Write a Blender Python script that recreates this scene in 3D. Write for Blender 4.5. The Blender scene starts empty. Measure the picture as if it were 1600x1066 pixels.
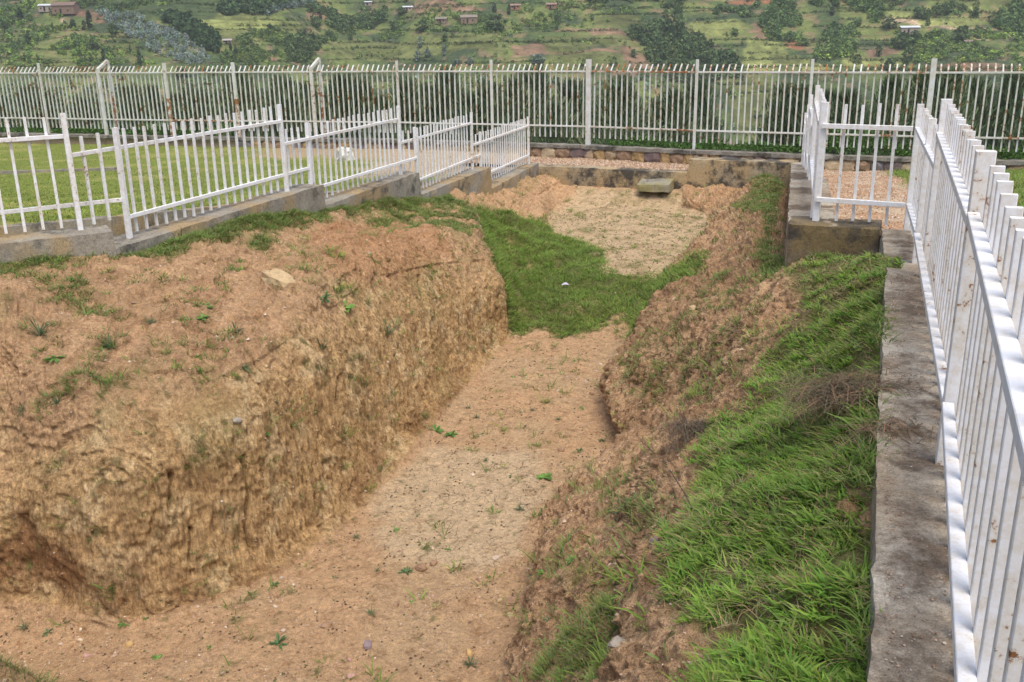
import bpy, math
import numpy as np
S=bpy.context.scene; COL=S.collection
# ---------------------------------------------------------------- camera, sky, sun, exposure
cam=bpy.data.cameras.new('camera'); co=bpy.data.objects.new('camera',cam); COL.objects.link(co); S.camera=co
cam.sensor_width=36; cam.lens=33.75; cam.clip_start=.05; cam.clip_end=4000
from mathutils import Matrix, Vector
_p=math.atan(488/1500); _r=math.atan(80/4611)
fwd=Vector((0,math.cos(_p),-math.sin(_p))); right=Vector((1,0,0)); up=Vector((0,math.sin(_p),math.cos(_p)))
r2=right*math.cos(_r)-up*math.sin(_r); u2=up*math.cos(_r)+right*math.sin(_r)
M=Matrix((r2,u2,-fwd)).transposed().to_4x4(); co.matrix_world=M
W=bpy.data.worlds.new('World'); S.world=W; W.use_nodes=True
nt=W.node_tree; bg=nt.nodes['Background']; sky=nt.nodes.new('ShaderNodeTexSky'); sky.sky_type='NISHITA'; sky.sun_disc=False
SUN_EL=math.radians(64); SUN_AZ=math.radians(158)      # azimuth clockwise from +Y
sky.sun_elevation=SUN_EL; sky.sun_rotation=SUN_AZ; sky.air_density=1.0; sky.dust_density=3.0; sky.ozone_density=.6
nt.links.new(sky.outputs[0],bg.inputs[0]); bg.inputs[1].default_value=.14
sl=bpy.data.lights.new('sun','SUN'); sl.energy=1.8; sl.angle=math.radians(38); sl.color=(1,.955,.88)
so=bpy.data.objects.new('sun',sl); COL.objects.link(so)
sd=Vector((math.sin(SUN_AZ)*math.cos(SUN_EL),math.cos(SUN_AZ)*math.cos(SUN_EL),math.sin(SUN_EL)))
so.rotation_euler=sd.to_track_quat('Z','Y').to_euler(); so.location=(0,0,50)
S.view_settings.view_transform='Standard'; S.view_settings.look='None'; S.view_settings.gamma=1; S.view_settings.exposure=.56
S.view_settings.use_curve_mapping=False
S.render.engine='CYCLES'
# ---------------------------------------------------------------- noise and surface maths
SEGU=[36,100,36,85,45,45,40,40,60,80,62]
SEGV=[30,70,70,75,90,90,80,70,60,45,40,36,30,16,14,5]
def interp_axis(P, counts, k=.75):
    """smooth interpolation of control points along axis 0; returns samples and index parameter"""
    n=P.shape[0]; d=np.sqrt(((P[1:]-P[:-1])**2).sum(-1))+1e-6
    T=np.zeros_like(P); s=(P[1:]-P[:-1])/d[...,None]
    for i in range(1,n-1):
        a,b=d[i-1][...,None],d[i][...,None]
        T[i]=k*(s[i-1]*b+s[i]*a)/(a+b)
    T[0]=s[0]*k; T[-1]=s[-1]*k
    out=[];par=[]
    for i in range(n-1):
        m=counts[i]; last=(i==n-2)
        t=np.arange(m+(1 if last else 0))/m
        tt=t.reshape((-1,)+(1,)*(P.ndim-1)); L=d[i][None,...,None]
        h00=2*tt**3-3*tt**2+1;h10=tt**3-2*tt**2+tt;h01=-2*tt**3+3*tt**2;h11=tt**3-tt**2
        out.append(h00*P[i]+h10*L*T[i]+h01*P[i+1]+h11*L*T[i+1]); par.append(i+t)
    return np.concatenate(out),np.concatenate(par)
def base_grid(G):
    A,rv=interp_axis(G,SEGV,.8)              # (nv,12,3)
    B,cu=interp_axis(A.transpose(1,0,2),SEGU,.8)
    return B.transpose(1,0,2),rv,cu
def _h(ix,iy,iz,seed):
    h=(ix.astype(np.uint32)*np.uint32(374761393)+iy.astype(np.uint32)*np.uint32(668265263)+iz.astype(np.uint32)*np.uint32(2246822519)+np.uint32((seed*3266489917)&0xffffffff))
    h=(h^(h>>np.uint32(13)))*np.uint32(1274126177); h=h^(h>>np.uint32(16))
    h=h*np.uint32(2654435761); h=h^(h>>np.uint32(15))
    return (h&np.uint32(0xffffff)).astype(np.float64)/float(0xffffff)*2-1
def noise(x,y,z=None,seed=0):
    x=np.asarray(x,float); y=np.asarray(y,float)
    z=np.zeros_like(x) if z is None else np.asarray(z,float)+0*x
    fx,fy,fz=np.floor(x),np.floor(y),np.floor(z); ax,ay,az=x-fx,y-fy,z-fz
    ix,iy,iz=fx.astype(np.int64),fy.astype(np.int64),fz.astype(np.int64)
    ax,ay,az=[a*a*a*(a*(a*6-15)+10) for a in(ax,ay,az)]
    r=0
    for i in(0,1):
        for j in(0,1):
            for k in(0,1):
                w=(ax if i else 1-ax)*(ay if j else 1-ay)*(az if k else 1-az)
                r=r+w*_h(ix+i,iy+j,iz+k,seed)
    return r
def fbm(x,y,z=None,o=4,seed=0,g=.5):
    r=0;a=1;s=0
    z=np.zeros_like(x) if z is None else z
    for i in range(o):
        r=r+a*noise(x*2**i+17.3*i,y*2**i-9.1*i,z*2**i+3.7*i,seed+i); s+=a; a*=g
    return r/s*1.6
def ss(a,b,x):
    t=np.clip((x-a)/(b-a),0,1); return t*t*(3-2*t)
def hill_z(x,y):
    """valley and opposite hillside; y = distance ahead of the fence line"""
    x=np.asarray(x,float); y=np.asarray(y,float)
    u=x/np.maximum(y,60)
    near=-3.9-(y-26)*.26
    near=np.where(y>60,-12.7-(y-60)*.108,near)
    yy=y-26*np.sin(u*5.5+.6)-26*np.exp(-((u+.13)/.07)**2)*ss(340,460,y)
    hill=-44+(yy-355)*.40
    hill=hill+ss(370,420,y)*(9*fbm(x/90,y/90,o=3,seed=5)+1.2*fbm(x/22,y/22,o=2,seed=8))
    hill=hill-np.maximum(0,y-620)*.40*ss(620,900,y)
    t=ss(-6,6,hill-near)
    return near*(1-t)+hill*t

GPOLY={'lush':[[8.1,10.21],[8.48,10.95],[8.15,11.0],[6.99,10.92],[5.67,10.94],[4.87,10.98],[4.12,10.94],[0,11.1],[0,10.1],[1.6,10.15],[2.33,10.24],[2.89,9.95],[3.55,9.97],[4.37,10.05],[5.04,10.08],[5.96,10.16],[6.59,10.21],[7.39,10.24]],'slope':[[8.92,1.14],[10.25,1.81],[11.11,3.09],[11.06,4.53],[10.4,5.04],[9.82,5.67],[9.64,6.45],[8.8,8.17],[9.51,8.62],[8.58,8.82],[7.96,8.38],[8.68,7.12],[7.47,8.02],[8.25,6.35],[7.97,5.84],[7.96,4.84],[8.08,4.0],[8.07,3.4],[8.1,2.72],[8.27,1.9]],'ledge':[[2.14,0.0],[3.61,0.0],[4.01,0.0],[4.72,0.0],[5.81,0.0],[7.03,0.0],[8.48,0.0],[8.58,0.81],[8.42,1.36],[7.5,1.8],[6.74,1.47],[6.41,0.56],[5.63,0.56],[5.21,0.97],[4.79,0.83],[4.13,0.14],[3.59,0.11],[2.56,0.17],[2.1,0.17]],'upright':[[12.3,9.5],[15.6,11.0],[8.48,10.27],[8.47,10.92],[8.18,10.27],[8.0,9.85],[7.63,9.6],[8.97,9.93],[10.55,10.16],[11.67,8.43]],'farbank':[[16.0,7.0],[12.67,10.53],[12.9,10.84],[14.5,8.63]],'basin':[[12.73,3.94],[12.97,7.17],[10.43,8.2],[10.0,5.6],[10.7,4.87]],'rbank':[[7.39,8.08],[7.91,8.52],[8.13,9.45],[6.97,10.15],[6.16,9.99],[5.64,9.53],[6.3,7.75]],'spur':[[5.13,6.85],[4.86,8.77],[4.52,9.72],[3.4,9.99],[2.56,9.21],[3.64,7.92]],'dry':[[2.29,8.08],[2.6,8.58],[2.91,9.64],[2.39,10.18],[1.7,9.9]],'upleft':[[2.1,0.22],[3.61,0.61],[3.52,2.33],[2.57,2.89],[1.96,2.5]],'moss':[[3.47,8.45],[3.37,9.12],[3.05,9.5],[2.71,8.88],[2.99,8.43]],'mud':[[4.72,4.33],[5.31,4.07],[6.03,4.36],[6.01,5.11],[6.09,5.73],[5.37,6.47],[4.49,6.83],[4.5,5.73],[4.49,5.0]],'redslope':[[2.1,0.22],[3.85,0.14],[5.11,1.07],[5.6,1.97],[4.89,1.82],[4.5,2.42],[3.67,2.64],[3.27,2.17],[2.59,2.47],[1.97,2.36]],'redhigh':[[5.78,0.86],[7.11,0.92],[7.33,2.22],[6.56,2.61],[5.93,2.22],[5.5,1.84]],'hollow':[[1.91,3.07],[2.4,3.53],[2.56,3.8],[2.17,3.98],[1.86,3.98]],'damp_shade':[[1.9,3.13],[3.19,3.55],[4.23,3.71],[5.21,3.78],[6.03,3.75],[7.19,3.8],[6.92,4.04],[5.83,3.93],[3.99,4.02],[3.0,4.0],[1.86,4.0]],'noslope':[[8.17,6.0],[8.28,6.35],[8.22,6.7],[8.03,6.47]]}
CTRL=[[[-9.0,3.2,-2.2],[-8.0,3.2,-2.6],[-6.8,3.4,-3.0],[-6.3,3.4,-3.6],[-6.1,3.3,-4.3],[-4.0,3.4,-4.33],[-1.5,3.0,-4.3],[-0.9,2.9,-4.2],[-0.7,2.6,-3.5],[-0.3,2.2,-2.6],[0.1,1.6,-1.95],[0.45,1.1,-1.7]],[[-5.95,8.36,-2.04],[-5.12,7.38,-2.4],[-5.38,7.59,-2.98],[-5.2,7.13,-3.47],[-5.25,6.82,-4.3],[-2.8,4.7,-4.3],[-1.2,4.15,-4.28],[-0.55,3.95,-4.2],[-0.25,3.5,-3.55],[0.05,2.95,-2.7],[0.36,2.2,-2.03],[0.81,1.72,-1.69]],[[-4.95,8.96,-2.05],[-4.23,7.56,-2.42],[-4.21,7.31,-3.0],[-4.01,6.88,-3.48],[-3.96,6.65,-4.3],[-2.42,5.56,-4.3],[-1.06,5.26,-4.3],[-0.26,4.94,-4.2],[0.03,4.45,-3.7],[0.35,3.65,-2.9],[0.59,2.8,-2.15],[1.07,2.28,-1.68]],[[-4.34,9.33,-2.06],[-3.8,8.06,-2.36],[-3.28,7.07,-2.7],[-3.0,6.71,-3.09],[-2.87,6.46,-4.3],[-1.95,6.13,-4.3],[-0.87,5.87,-4.3],[-0.04,5.71,-4.2],[0.18,5.54,-3.8],[0.49,4.79,-3.1],[0.67,3.45,-2.3],[1.22,2.68,-1.68]],[[-3.92,9.95,-2.15],[-3.24,8.81,-2.34],[-2.57,7.73,-2.68],[-2.32,7.3,-2.98],[-1.97,7.08,-4.3],[-1.39,6.8,-4.3],[-0.54,6.63,-4.3],[0.09,6.62,-4.25],[0.32,6.57,-3.85],[0.7,6.01,-3.3],[0.85,4.26,-2.4],[1.4,3.15,-1.68]],[[-3.25,11.95,-2.18],[-2.87,10.74,-2.42],[-2.15,8.89,-2.57],[-1.91,8.42,-3.0],[-1.48,8.16,-4.3],[-0.91,7.84,-4.3],[-0.26,7.7,-4.3],[0.25,7.82,-4.25],[0.55,7.73,-3.95],[0.96,7.25,-3.45],[1.2,5.64,-2.6],[1.63,3.71,-1.68]],[[-2.62,13.9,-2.44],[-2.39,13.04,-2.58],[-1.72,10.61,-2.48],[-1.48,10.15,-3.03],[-1.02,9.84,-4.3],[-0.37,9.51,-4.3],[0.32,9.31,-4.3],[1.17,9.31,-4.3],[1.37,9.12,-3.8],[1.63,8.03,-3.2],[1.67,6.32,-2.5],[1.94,4.47,-1.68]],[[-2.05,15.6,-2.58],[-1.62,14.82,-2.85],[-1.12,12.47,-2.76],[-0.86,12.08,-3.23],[-0.49,11.76,-4.3],[0.15,11.44,-4.3],[0.63,11.19,-4.3],[1.1,10.44,-4.3],[1.37,10.51,-3.75],[1.83,9.49,-3.1],[2.22,7.67,-2.35],[2.34,5.51,-1.7]],[[-1.45,17.35,-2.92],[-0.86,15.53,-3.0],[-0.47,14.1,-3.14],[-0.19,13.8,-3.51],[0.0,13.55,-4.3],[0.57,13.52,-4.3],[1.27,13.93,-4.3],[1.86,13.26,-4.2],[2.06,13.17,-3.7],[2.46,11.84,-3.1],[2.64,9.11,-2.4],[2.93,7.07,-1.75]],[[-1.05,18.81,-3.0],[-0.72,18.48,-3.2],[-0.43,17.29,-3.55],[0.02,15.98,-3.9],[0.37,15.0,-4.2],[0.94,14.98,-4.15],[1.69,15.14,-4.1],[2.19,15.01,-4.15],[2.63,14.96,-3.75],[3.01,13.9,-3.3],[3.19,11.93,-2.8],[3.3,11.2,-2.72]],[[-0.75,20.2,-3.12],[-0.41,19.77,-3.35],[-0.09,19.0,-3.65],[0.46,18.01,-3.9],[0.95,17.02,-4.05],[1.47,16.26,-4.05],[2.02,16.22,-4.05],[2.77,16.4,-4.05],[3.29,16.55,-3.75],[3.68,15.83,-3.4],[3.85,14.49,-3.0],[4.05,13.8,-3.0]],[[-0.48,21.32,-3.2],[-0.15,20.86,-3.4],[0.16,20.49,-3.62],[0.7,20.23,-3.9],[0.89,19.41,-4.05],[1.8,18.59,-4.05],[2.76,18.22,-4.05],[3.6,18.44,-4.05],[4.03,18.74,-3.8],[4.35,18.27,-3.5],[4.62,17.47,-3.2],[4.87,16.6,-3.2]],[[-0.08,22.53,-3.3],[0.18,22.41,-3.45],[0.5,22.01,-3.6],[0.7,21.45,-3.8],[0.78,21.01,-4.05],[1.98,20.53,-4.05],[3.06,20.29,-4.05],[4.2,20.19,-4.05],[4.58,20.44,-3.8],[4.91,20.16,-3.55],[5.31,19.89,-3.35],[5.57,19.0,-3.35]],[[0.31,23.71,-3.4],[0.51,23.51,-3.5],[0.76,23.05,-3.62],[0.94,22.82,-3.8],[1.08,22.49,-4.05],[2.29,22.2,-4.05],[3.44,21.93,-4.05],[4.35,21.68,-4.05],[4.68,21.93,-3.85],[5.21,22.03,-3.7],[5.76,21.92,-3.5],[6.03,20.6,-3.5]],[[0.33,24.0,-3.5],[0.62,23.9,-3.6],[0.9,23.75,-3.7],[1.1,23.6,-3.85],[1.45,23.0,-4.0],[2.33,22.62,-4.02],[3.37,22.44,-4.02],[4.05,22.06,-3.98],[4.5,21.95,-3.85],[5.2,22.0,-3.7],[5.8,21.8,-3.6],[6.23,21.3,-3.55]],[[0.6,24.25,-3.55],[0.89,24.13,-3.62],[1.12,24.03,-3.68],[1.41,23.91,-3.75],[1.75,23.77,-3.74],[2.67,23.39,-3.74],[3.48,23.05,-3.72],[4.06,22.81,-3.7],[4.63,22.57,-3.7],[5.21,22.33,-3.62],[5.78,22.09,-3.6],[6.36,21.85,-3.55]],[[0.65,24.75,-3.6],[0.94,24.63,-3.67],[1.17,24.53,-3.73],[1.46,24.41,-3.8],[1.8,24.27,-3.79],[2.72,23.89,-3.79],[3.53,23.55,-3.77],[4.11,23.31,-3.75],[4.68,23.07,-3.75],[5.26,22.83,-3.67],[5.83,22.59,-3.65],[6.41,22.35,-3.6]]]
WEEDS=[[5.62,2.53,20],[6.06,3.16,16],[5.34,2.17,14],[5.21,2.81,14],[4.32,1.89,14],[4.16,1.41,16],[4.07,1.58,13],[3.25,1.49,14],[2.7,1.49,16],[2.51,1.16,18],[2.63,1.95,12],[4.3,3.22,8],[4.62,3.26,8],[4.48,3.08,7],[2.3,1.89,13],[4.23,2.39,12],[4.22,1.62,8],[3.64,1.38,9],[3.71,1.62,5],[4.31,0.08,14],[3.39,0.0,18],[3.01,5.16,16],[2.96,6.6,13],[2.37,4.73,11],[2.09,4.22,9],[1.94,4.16,11],[2.74,4.09,11],[2.97,4.02,7],[3.81,4.22,9],[6.14,4.13,14],[6.14,4.42,12],[5.64,6.22,16],[5.22,6.35,9],[5.01,7.12,6],[4.02,9.11,24],[3.93,9.01,16],[4.2,9.34,12],[4.34,5.4,12],[7.31,5.42,6],[6.21,9.16,9],[7.5,6.65,6],[5.32,8.78,8],[4.3,5.11,6],[3.59,5.49,10],[3.89,5.67,6],[4.1,4.69,6],[4.84,4.8,7],[4.63,4.38,7],[7.1,4.69,6],[6.6,5.47,6],[6.51,6.03,7],[6.8,6.38,5],[6.33,6.67,7],[6.11,6.4,7],[4.67,5.64,6],[3.75,3.69,6],[3.15,3.85,6],[2.73,4.51,6],[2.74,4.8,7],[7.34,9.07,10],[7.47,9.5,10],[3.64,7.92,12],[3.21,8.3,10],[2.87,8.25,12],[3.53,8.48,9],[6.5,4.36,6],[6.39,4.6,6],[6.42,4.04,5],[7.43,4.04,5],[6.72,4.69,5],[5.82,5.24,6],[5.49,5.31,5],[5.64,5.71,5],[5.26,5.13,5],[5.36,4.67,5]]
STONES=[[5.04,1.75,44,'tan'],[4.02,3.04,15,'grey'],[4.33,2.67,12,'tan'],[4.51,2.53,8,'tan'],[3.37,5.31,20,'brown'],[3.17,5.69,19,'purple'],[2.59,5.78,15,'pink'],[4.4,5.49,22,'brown'],[4.46,5.58,14,'brown'],[3.8,5.58,13,'brown'],[3.8,5.67,10,'brown'],[3.89,5.98,12,'brown'],[4.52,6.38,13,'pale'],[3.91,6.75,26,'brown'],[3.67,6.8,15,'tan'],[3.96,6.58,12,'tan'],[3.16,6.55,16,'ochre'],[2.43,4.49,14,'ochre'],[2.27,4.31,9,'cream'],[2.37,4.2,7,'cream'],[2.09,4.49,12,'pink'],[2.2,4.49,9,'brown'],[3.56,4.6,8,'cream'],[2.53,4.71,9,'brown'],[3.45,7.65,9,'brown'],[7.34,9.07,16,'tan'],[3.27,8.7,16,'pink'],[3.71,9.85,20,'purple'],[2.47,9.36,26,'purple'],[2.37,9.66,28,'grey'],[2.51,8.4,28,'tan'],[6.08,6.2,12,'brown'],[4.92,8.7,12,'brown'],[7.13,6.55,9,'brown'],[6.97,5.84,6,'cream'],[7.5,6.47,7,'cream'],[7.41,6.45,6,'cream'],[4.02,5.82,7,'pink'],[2.89,5.67,8,'pink'],[2.91,6.35,8,'brown'],[6.04,5.36,9,'brown'],[6.06,4.82,8,'brown']]
PAPER=[9.33,4.62]
ROOTS=[[5.42,10.81],[4.87,10.98],[5.48,10.94],[5.21,9.89],[5.56,10.68]]
CRACKS=[[[4.04,3.29],[4.02,3.46],[3.88,3.64],[3.88,3.75]],[[3.39,3.22],[3.37,3.36]],[[5.31,3.19],[5.23,3.36]],[[6.71,2.56],[6.64,3.09]],[[6.04,1.95],[5.96,2.36]],[[5.02,3.28],[5.04,3.52]],[[3.48,3.53],[3.44,3.66]]]
TWIG=[[5.3,8.88],[4.69,9.71],[4.3,10.0],[4.01,10.05]]
FIELDS=[['sand',[[179.0,484.5],[190.4,478.0],[210.6,468.0],[238.0,462.0],[236.9,459.5],[209.9,466.0],[187.1,477.0]]],['sand',[[-213.6,479.0],[-210.9,478.0],[-204.8,469.5],[-196.9,458.0],[-197.6,457.0],[-206.8,470.0]]],['sand',[[-4.7,468.0],[0.6,459.0],[0.6,451.5],[-0.6,451.5],[-0.8,457.0],[-5.2,465.0]]],['sand',[[26.5,446.5],[31.2,444.0],[32.3,436.0],[30.1,436.0],[29.6,442.5]]],['brown',[[-223.1,470.5],[-216.1,468.0],[-214.0,463.0],[-222.5,467.5]]],['brown',[[-94.8,465.0],[-90.5,470.0],[-92.8,453.5],[-96.7,453.5]]],['brown',[[-104.5,434.0],[-100.2,435.5],[-99.9,431.0],[-104.5,429.5]]],['brown',[[20.6,475.0],[49.7,479.5],[50.9,476.5],[26.4,471.5]]],['brown',[[15.1,447.0],[54.5,454.0],[54.8,451.5],[15.9,445.0]]],['wood',[[-198.6,495.5],[-140.2,502.5],[-130.7,464.5],[-139.8,449.5],[-191.9,475.5]]],['green',[[-123.3,497.0],[-99.4,510.5],[-109.8,468.5],[-96.3,474.0],[-93.4,457.0],[-119.4,434.0],[-132.2,452.5],[-132.7,466.5]]],['pale',[[-139.5,459.5],[-109.5,467.0],[-96.3,474.0],[-112.5,453.5],[-128.7,450.0],[-141.0,454.0]]],['brown',[[-205.6,480.0],[-188.4,474.0],[-180.3,459.0],[-192.8,469.5],[-203.4,474.0]]],['green',[[-196.3,455.0],[-157.1,425.0],[-148.6,402.5],[-181.7,424.5]]],['brown',[[-95.4,468.5],[-89.4,475.5],[-90.7,458.0],[-94.7,456.5]]],['brown',[[-97.6,498.5],[-85.7,511.5],[-85.8,501.0],[-94.9,482.5]]],['brown',[[-49.1,517.5],[-9.7,493.5],[-9.6,491.0],[-44.9,504.0]]],['green',[[-80.2,454.0],[-77.4,483.5],[-46.1,478.0],[2.4,461.0],[2.3,451.5],[-26.7,453.0],[-68.2,459.0],[-78.3,450.5]]],['green',[[-52.2,476.5],[-0.6,453.5],[-0.7,444.0],[-44.5,456.5]]],['brown',[[2.3,454.5],[16.8,455.0],[17.9,446.5],[2.2,445.0]]],['brown',[[40.3,475.5],[52.6,478.0],[57.6,468.5],[61.3,462.0],[54.6,455.5],[46.8,464.5]]],['green',[[15.7,463.0],[29.2,467.5],[32.4,449.5],[18.0,447.5]]],['green',[[29.3,469.0],[58.2,474.0],[61.3,462.0],[32.5,450.5]]],['brown',[[38.9,477.0],[55.4,475.5],[54.9,471.0],[39.7,468.5]]],['green',[[17.9,446.5],[52.6,450.5],[53.9,436.5],[16.0,434.5]]],['brown',[[50.6,458.5],[62.0,455.5],[64.6,442.0],[53.9,436.5]]],['green',[[34.0,495.5],[64.8,491.0],[66.8,482.0],[45.0,477.5]]],['pale',[[89.3,488.5],[112.0,493.5],[116.1,483.5],[104.4,478.0],[89.6,481.0]]],['red',[[112.6,512.5],[138.2,499.5],[137.6,497.0],[111.7,508.0]]],['pale',[[113.6,472.0],[130.8,468.0],[127.1,453.5],[143.4,439.5],[105.4,434.0],[106.2,451.0]]],['green',[[119.2,457.0],[133.6,456.0],[130.7,445.0],[117.9,445.5]]],['brown',[[118.3,486.5],[116.2,470.0],[122.3,470.5],[124.1,485.0]]],['red',[[131.6,471.5],[140.4,470.5],[136.4,461.0],[129.0,467.0]]],['brown',[[162.7,456.0],[179.0,461.0],[177.3,452.0],[163.0,448.0]]],['pale',[[152.1,450.0],[175.6,443.5],[177.7,433.5],[146.4,440.0]]],['sand',[[178.8,484.0],[190.5,478.5],[189.9,476.5],[200.3,472.0],[199.4,471.0],[184.5,478.0]]],['sand',[[210.2,459.5],[220.8,457.0],[216.3,450.0],[209.8,455.0]]],['pale',[[182.6,486.5],[193.1,482.0],[190.7,479.0],[180.3,484.0]]],['pale',[[193.6,479.0],[222.3,475.5],[215.9,466.5],[194.8,473.5]]],['pale',[[201.8,485.5],[227.6,481.5],[220.5,478.5],[200.4,481.0]]],['green',[[205.7,488.0],[247.5,485.5],[246.3,482.5],[207.5,484.5]]],['brown',[[183.0,433.0],[217.6,419.0],[213.1,409.5],[181.7,429.5]]],['green',[[93.1,428.0],[113.7,433.5],[120.8,406.0],[98.3,377.5],[92.6,397.5]]],['brown',[[46.6,433.0],[58.1,436.0],[54.5,429.0],[44.8,429.5]]],['green',[[-216.0,427.5],[-166.4,405.0],[-164.1,398.5],[-205.9,405.5]]]]
REGS={'silver':[516,6,[[-192.4,477.0],[-174.2,467.5],[-152.6,445.5],[-139.3,437.5],[-128.4,426.5],[-121.3,414.5],[-127.2,403.0],[-146.9,413.5],[-161.9,435.0],[-180.6,460.0]]],'dark1':[323,8,[[-151.7,460.0],[-141.4,455.5],[-127.0,442.5],[-122.6,427.0],[-128.4,428.5],[-140.4,441.5],[-153.5,453.0]]],'dark2':[266,9,[[-139.4,499.0],[-99.4,510.5],[-103.2,496.0],[-110.4,471.5],[-131.1,466.0]]],'silver2':[76,6,[[-110.6,469.5],[-93.5,511.5],[-93.9,514.5],[-101.0,500.5],[-112.1,474.0]]],'wood3':[741,6,[[-98.2,502.0],[-49.5,524.0],[-55.4,512.5],[-78.6,492.5],[-84.2,452.0],[-88.0,440.0],[-96.7,428.0],[-96.0,447.0],[-91.2,477.5]]],'hedgeL':[494,6,[[-243.3,490.5],[-223.5,487.5],[-202.5,471.5],[-186.8,445.0],[-152.8,411.5],[-139.1,400.5],[-205.9,405.5]]],'topL':[570,5,[[-216.8,494.5],[-164.5,504.5],[-149.9,475.5],[-182.2,473.5],[-206.9,484.0]]],'banana1':[285,5,[[-61.4,507.0],[-48.3,506.5],[-0.4,486.0],[-0.5,462.0],[-46.7,484.5],[-62.8,489.5]]],'banana2':[209,5,[[2.8,494.0],[31.5,505.5],[62.7,499.5],[62.0,493.5],[33.6,489.5],[48.2,479.5],[2.5,471.0]]],'knoll':[655,8,[[58.7,478.5],[70.4,486.0],[87.6,478.0],[93.7,461.5],[102.0,445.0],[101.5,429.0],[69.6,437.0],[62.7,450.0],[64.4,463.0],[57.8,470.0]]],'top2':[342,6,[[35.5,517.0],[94.2,518.5],[85.3,502.5],[44.1,504.0]]],'sparse1':[940,6,[[101.1,502.5],[171.8,497.5],[183.0,488.0],[176.2,480.0],[150.3,454.0],[134.0,469.0],[108.4,475.5],[104.8,488.5]]],'sparse2':[228,7,[[170.6,471.5],[154.7,449.0],[130.7,445.0],[143.2,459.5]]],'right1':[741,6,[[182.6,472.0],[214.5,463.0],[238.0,462.0],[215.0,413.5],[179.1,437.5],[170.1,452.0]]],'right2':[342,8,[[224.6,481.5],[246.7,483.5],[238.0,462.0],[221.6,466.0],[217.9,471.5]]],'right3':[114,6,[[181.1,497.0],[248.6,488.0],[244.6,478.0],[196.0,477.0],[186.3,484.0]]],'mid':[541,5,[[-113.7,459.5],[-93.4,457.0],[-88.2,441.5],[-95.8,424.0],[-116.3,410.0],[-121.8,427.0]]],'low':[312,8,[[-100.2,419.5],[16.3,442.0],[58.1,436.0],[99.5,432.5],[88.7,379.0],[-112.4,346.0],[-126.5,400.5]]],'low2':[240,8,[[104.7,418.0],[215.0,413.5],[142.1,267.0],[87.0,333.5]]],'lowL':[144,8,[[-205.9,405.5],[-126.5,400.5],[-112.4,346.0],[-183.2,351.5]]]}
BIG=[['round',-5.0,470.0,30,26],['round',23.6,473.5,10,28],['round',41.1,486.0,6,10],['euc',-40.3,465.0,9,16],['euc',-40.4,452.5,9,18],['euc',-28.3,450.5,8,18],['euc',-36.0,453.0,12,14],['euc',-22.6,437.5,12,10],['euc',-16.1,436.5,10,12],['round',78.8,470.5,26,44],['round',77.7,494.0,10,12],['col',-225.8,472.0,8,18],['col',-205.8,434.0,6,22],['col',-196.4,459.0,7,14],['col',-191.1,458.0,6,14],['col',-189.2,460.0,8,24],['col',-175.0,424.5,6,18],['col',-173.3,425.0,6,12],['col',-163.5,406.5,6,20],['col',-146.8,400.0,6,24],['round',-173.4,445.5,14,18],['round',-229.6,463.5,12,12],['round',-90.2,480.5,14,16],['col',-118.0,429.0,4,16],['col',-115.5,427.5,4,16],['col',-90.4,493.5,4,8],['round',-74.9,483.5,8,10],['bush',-75.3,491.0,12,12],['round',-54.9,495.5,14,16],['round',-40.2,482.0,20,16],['round',-52.6,511.0,14,12],['col',-5.9,489.0,6,18],['col',1.2,489.5,5,14],['round',-28.6,463.5,10,12],['euc',13.4,438.5,20,14],['round',180.7,475.5,22,14],['round',195.0,477.5,14,14],['round',197.2,476.0,14,12],['round',207.7,478.0,12,12],['round',206.2,454.5,26,22],['round',179.9,457.0,26,24],['round',186.8,460.0,16,20],['round',167.2,449.5,10,18],['round',176.6,440.0,16,22],['round',167.0,436.0,22,18],['bush',156.2,444.5,14,14],['round',137.2,445.0,8,12],['round',174.6,436.5,10,12],['col',156.9,487.5,6,14],['round',197.3,472.0,8,10],['round',57.0,450.5,10,12],['bush',88.3,464.5,10,12]]
HOUSES=[[-215.7,479.0,22,'white'],[-206.3,477.0,34,'brown'],[-49.8,512.5,14,'white'],[-18.2,485.0,24,'thatch'],[-31.1,485.5,16,'thatch'],[-70.8,523.5,10,'white'],[4.4,494.0,14,'brick'],[22.3,498.5,14,'brick'],[187.3,468.5,26,'white'],[207.0,449.5,12,'pink'],[-121.3,437.5,12,'pale']]
FARP=[[-19.53,35.87],[-16.34,34.88],[-13.96,34.05],[-11.39,33.2],[-8.92,32.49],[-6.25,31.77],[-3.42,30.93],[-0.48,29.74],[2.33,28.55],[5.13,26.92],[7.85,25.63],[10.48,24.47],[13.09,23.5],[15.52,22.37]]
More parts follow.
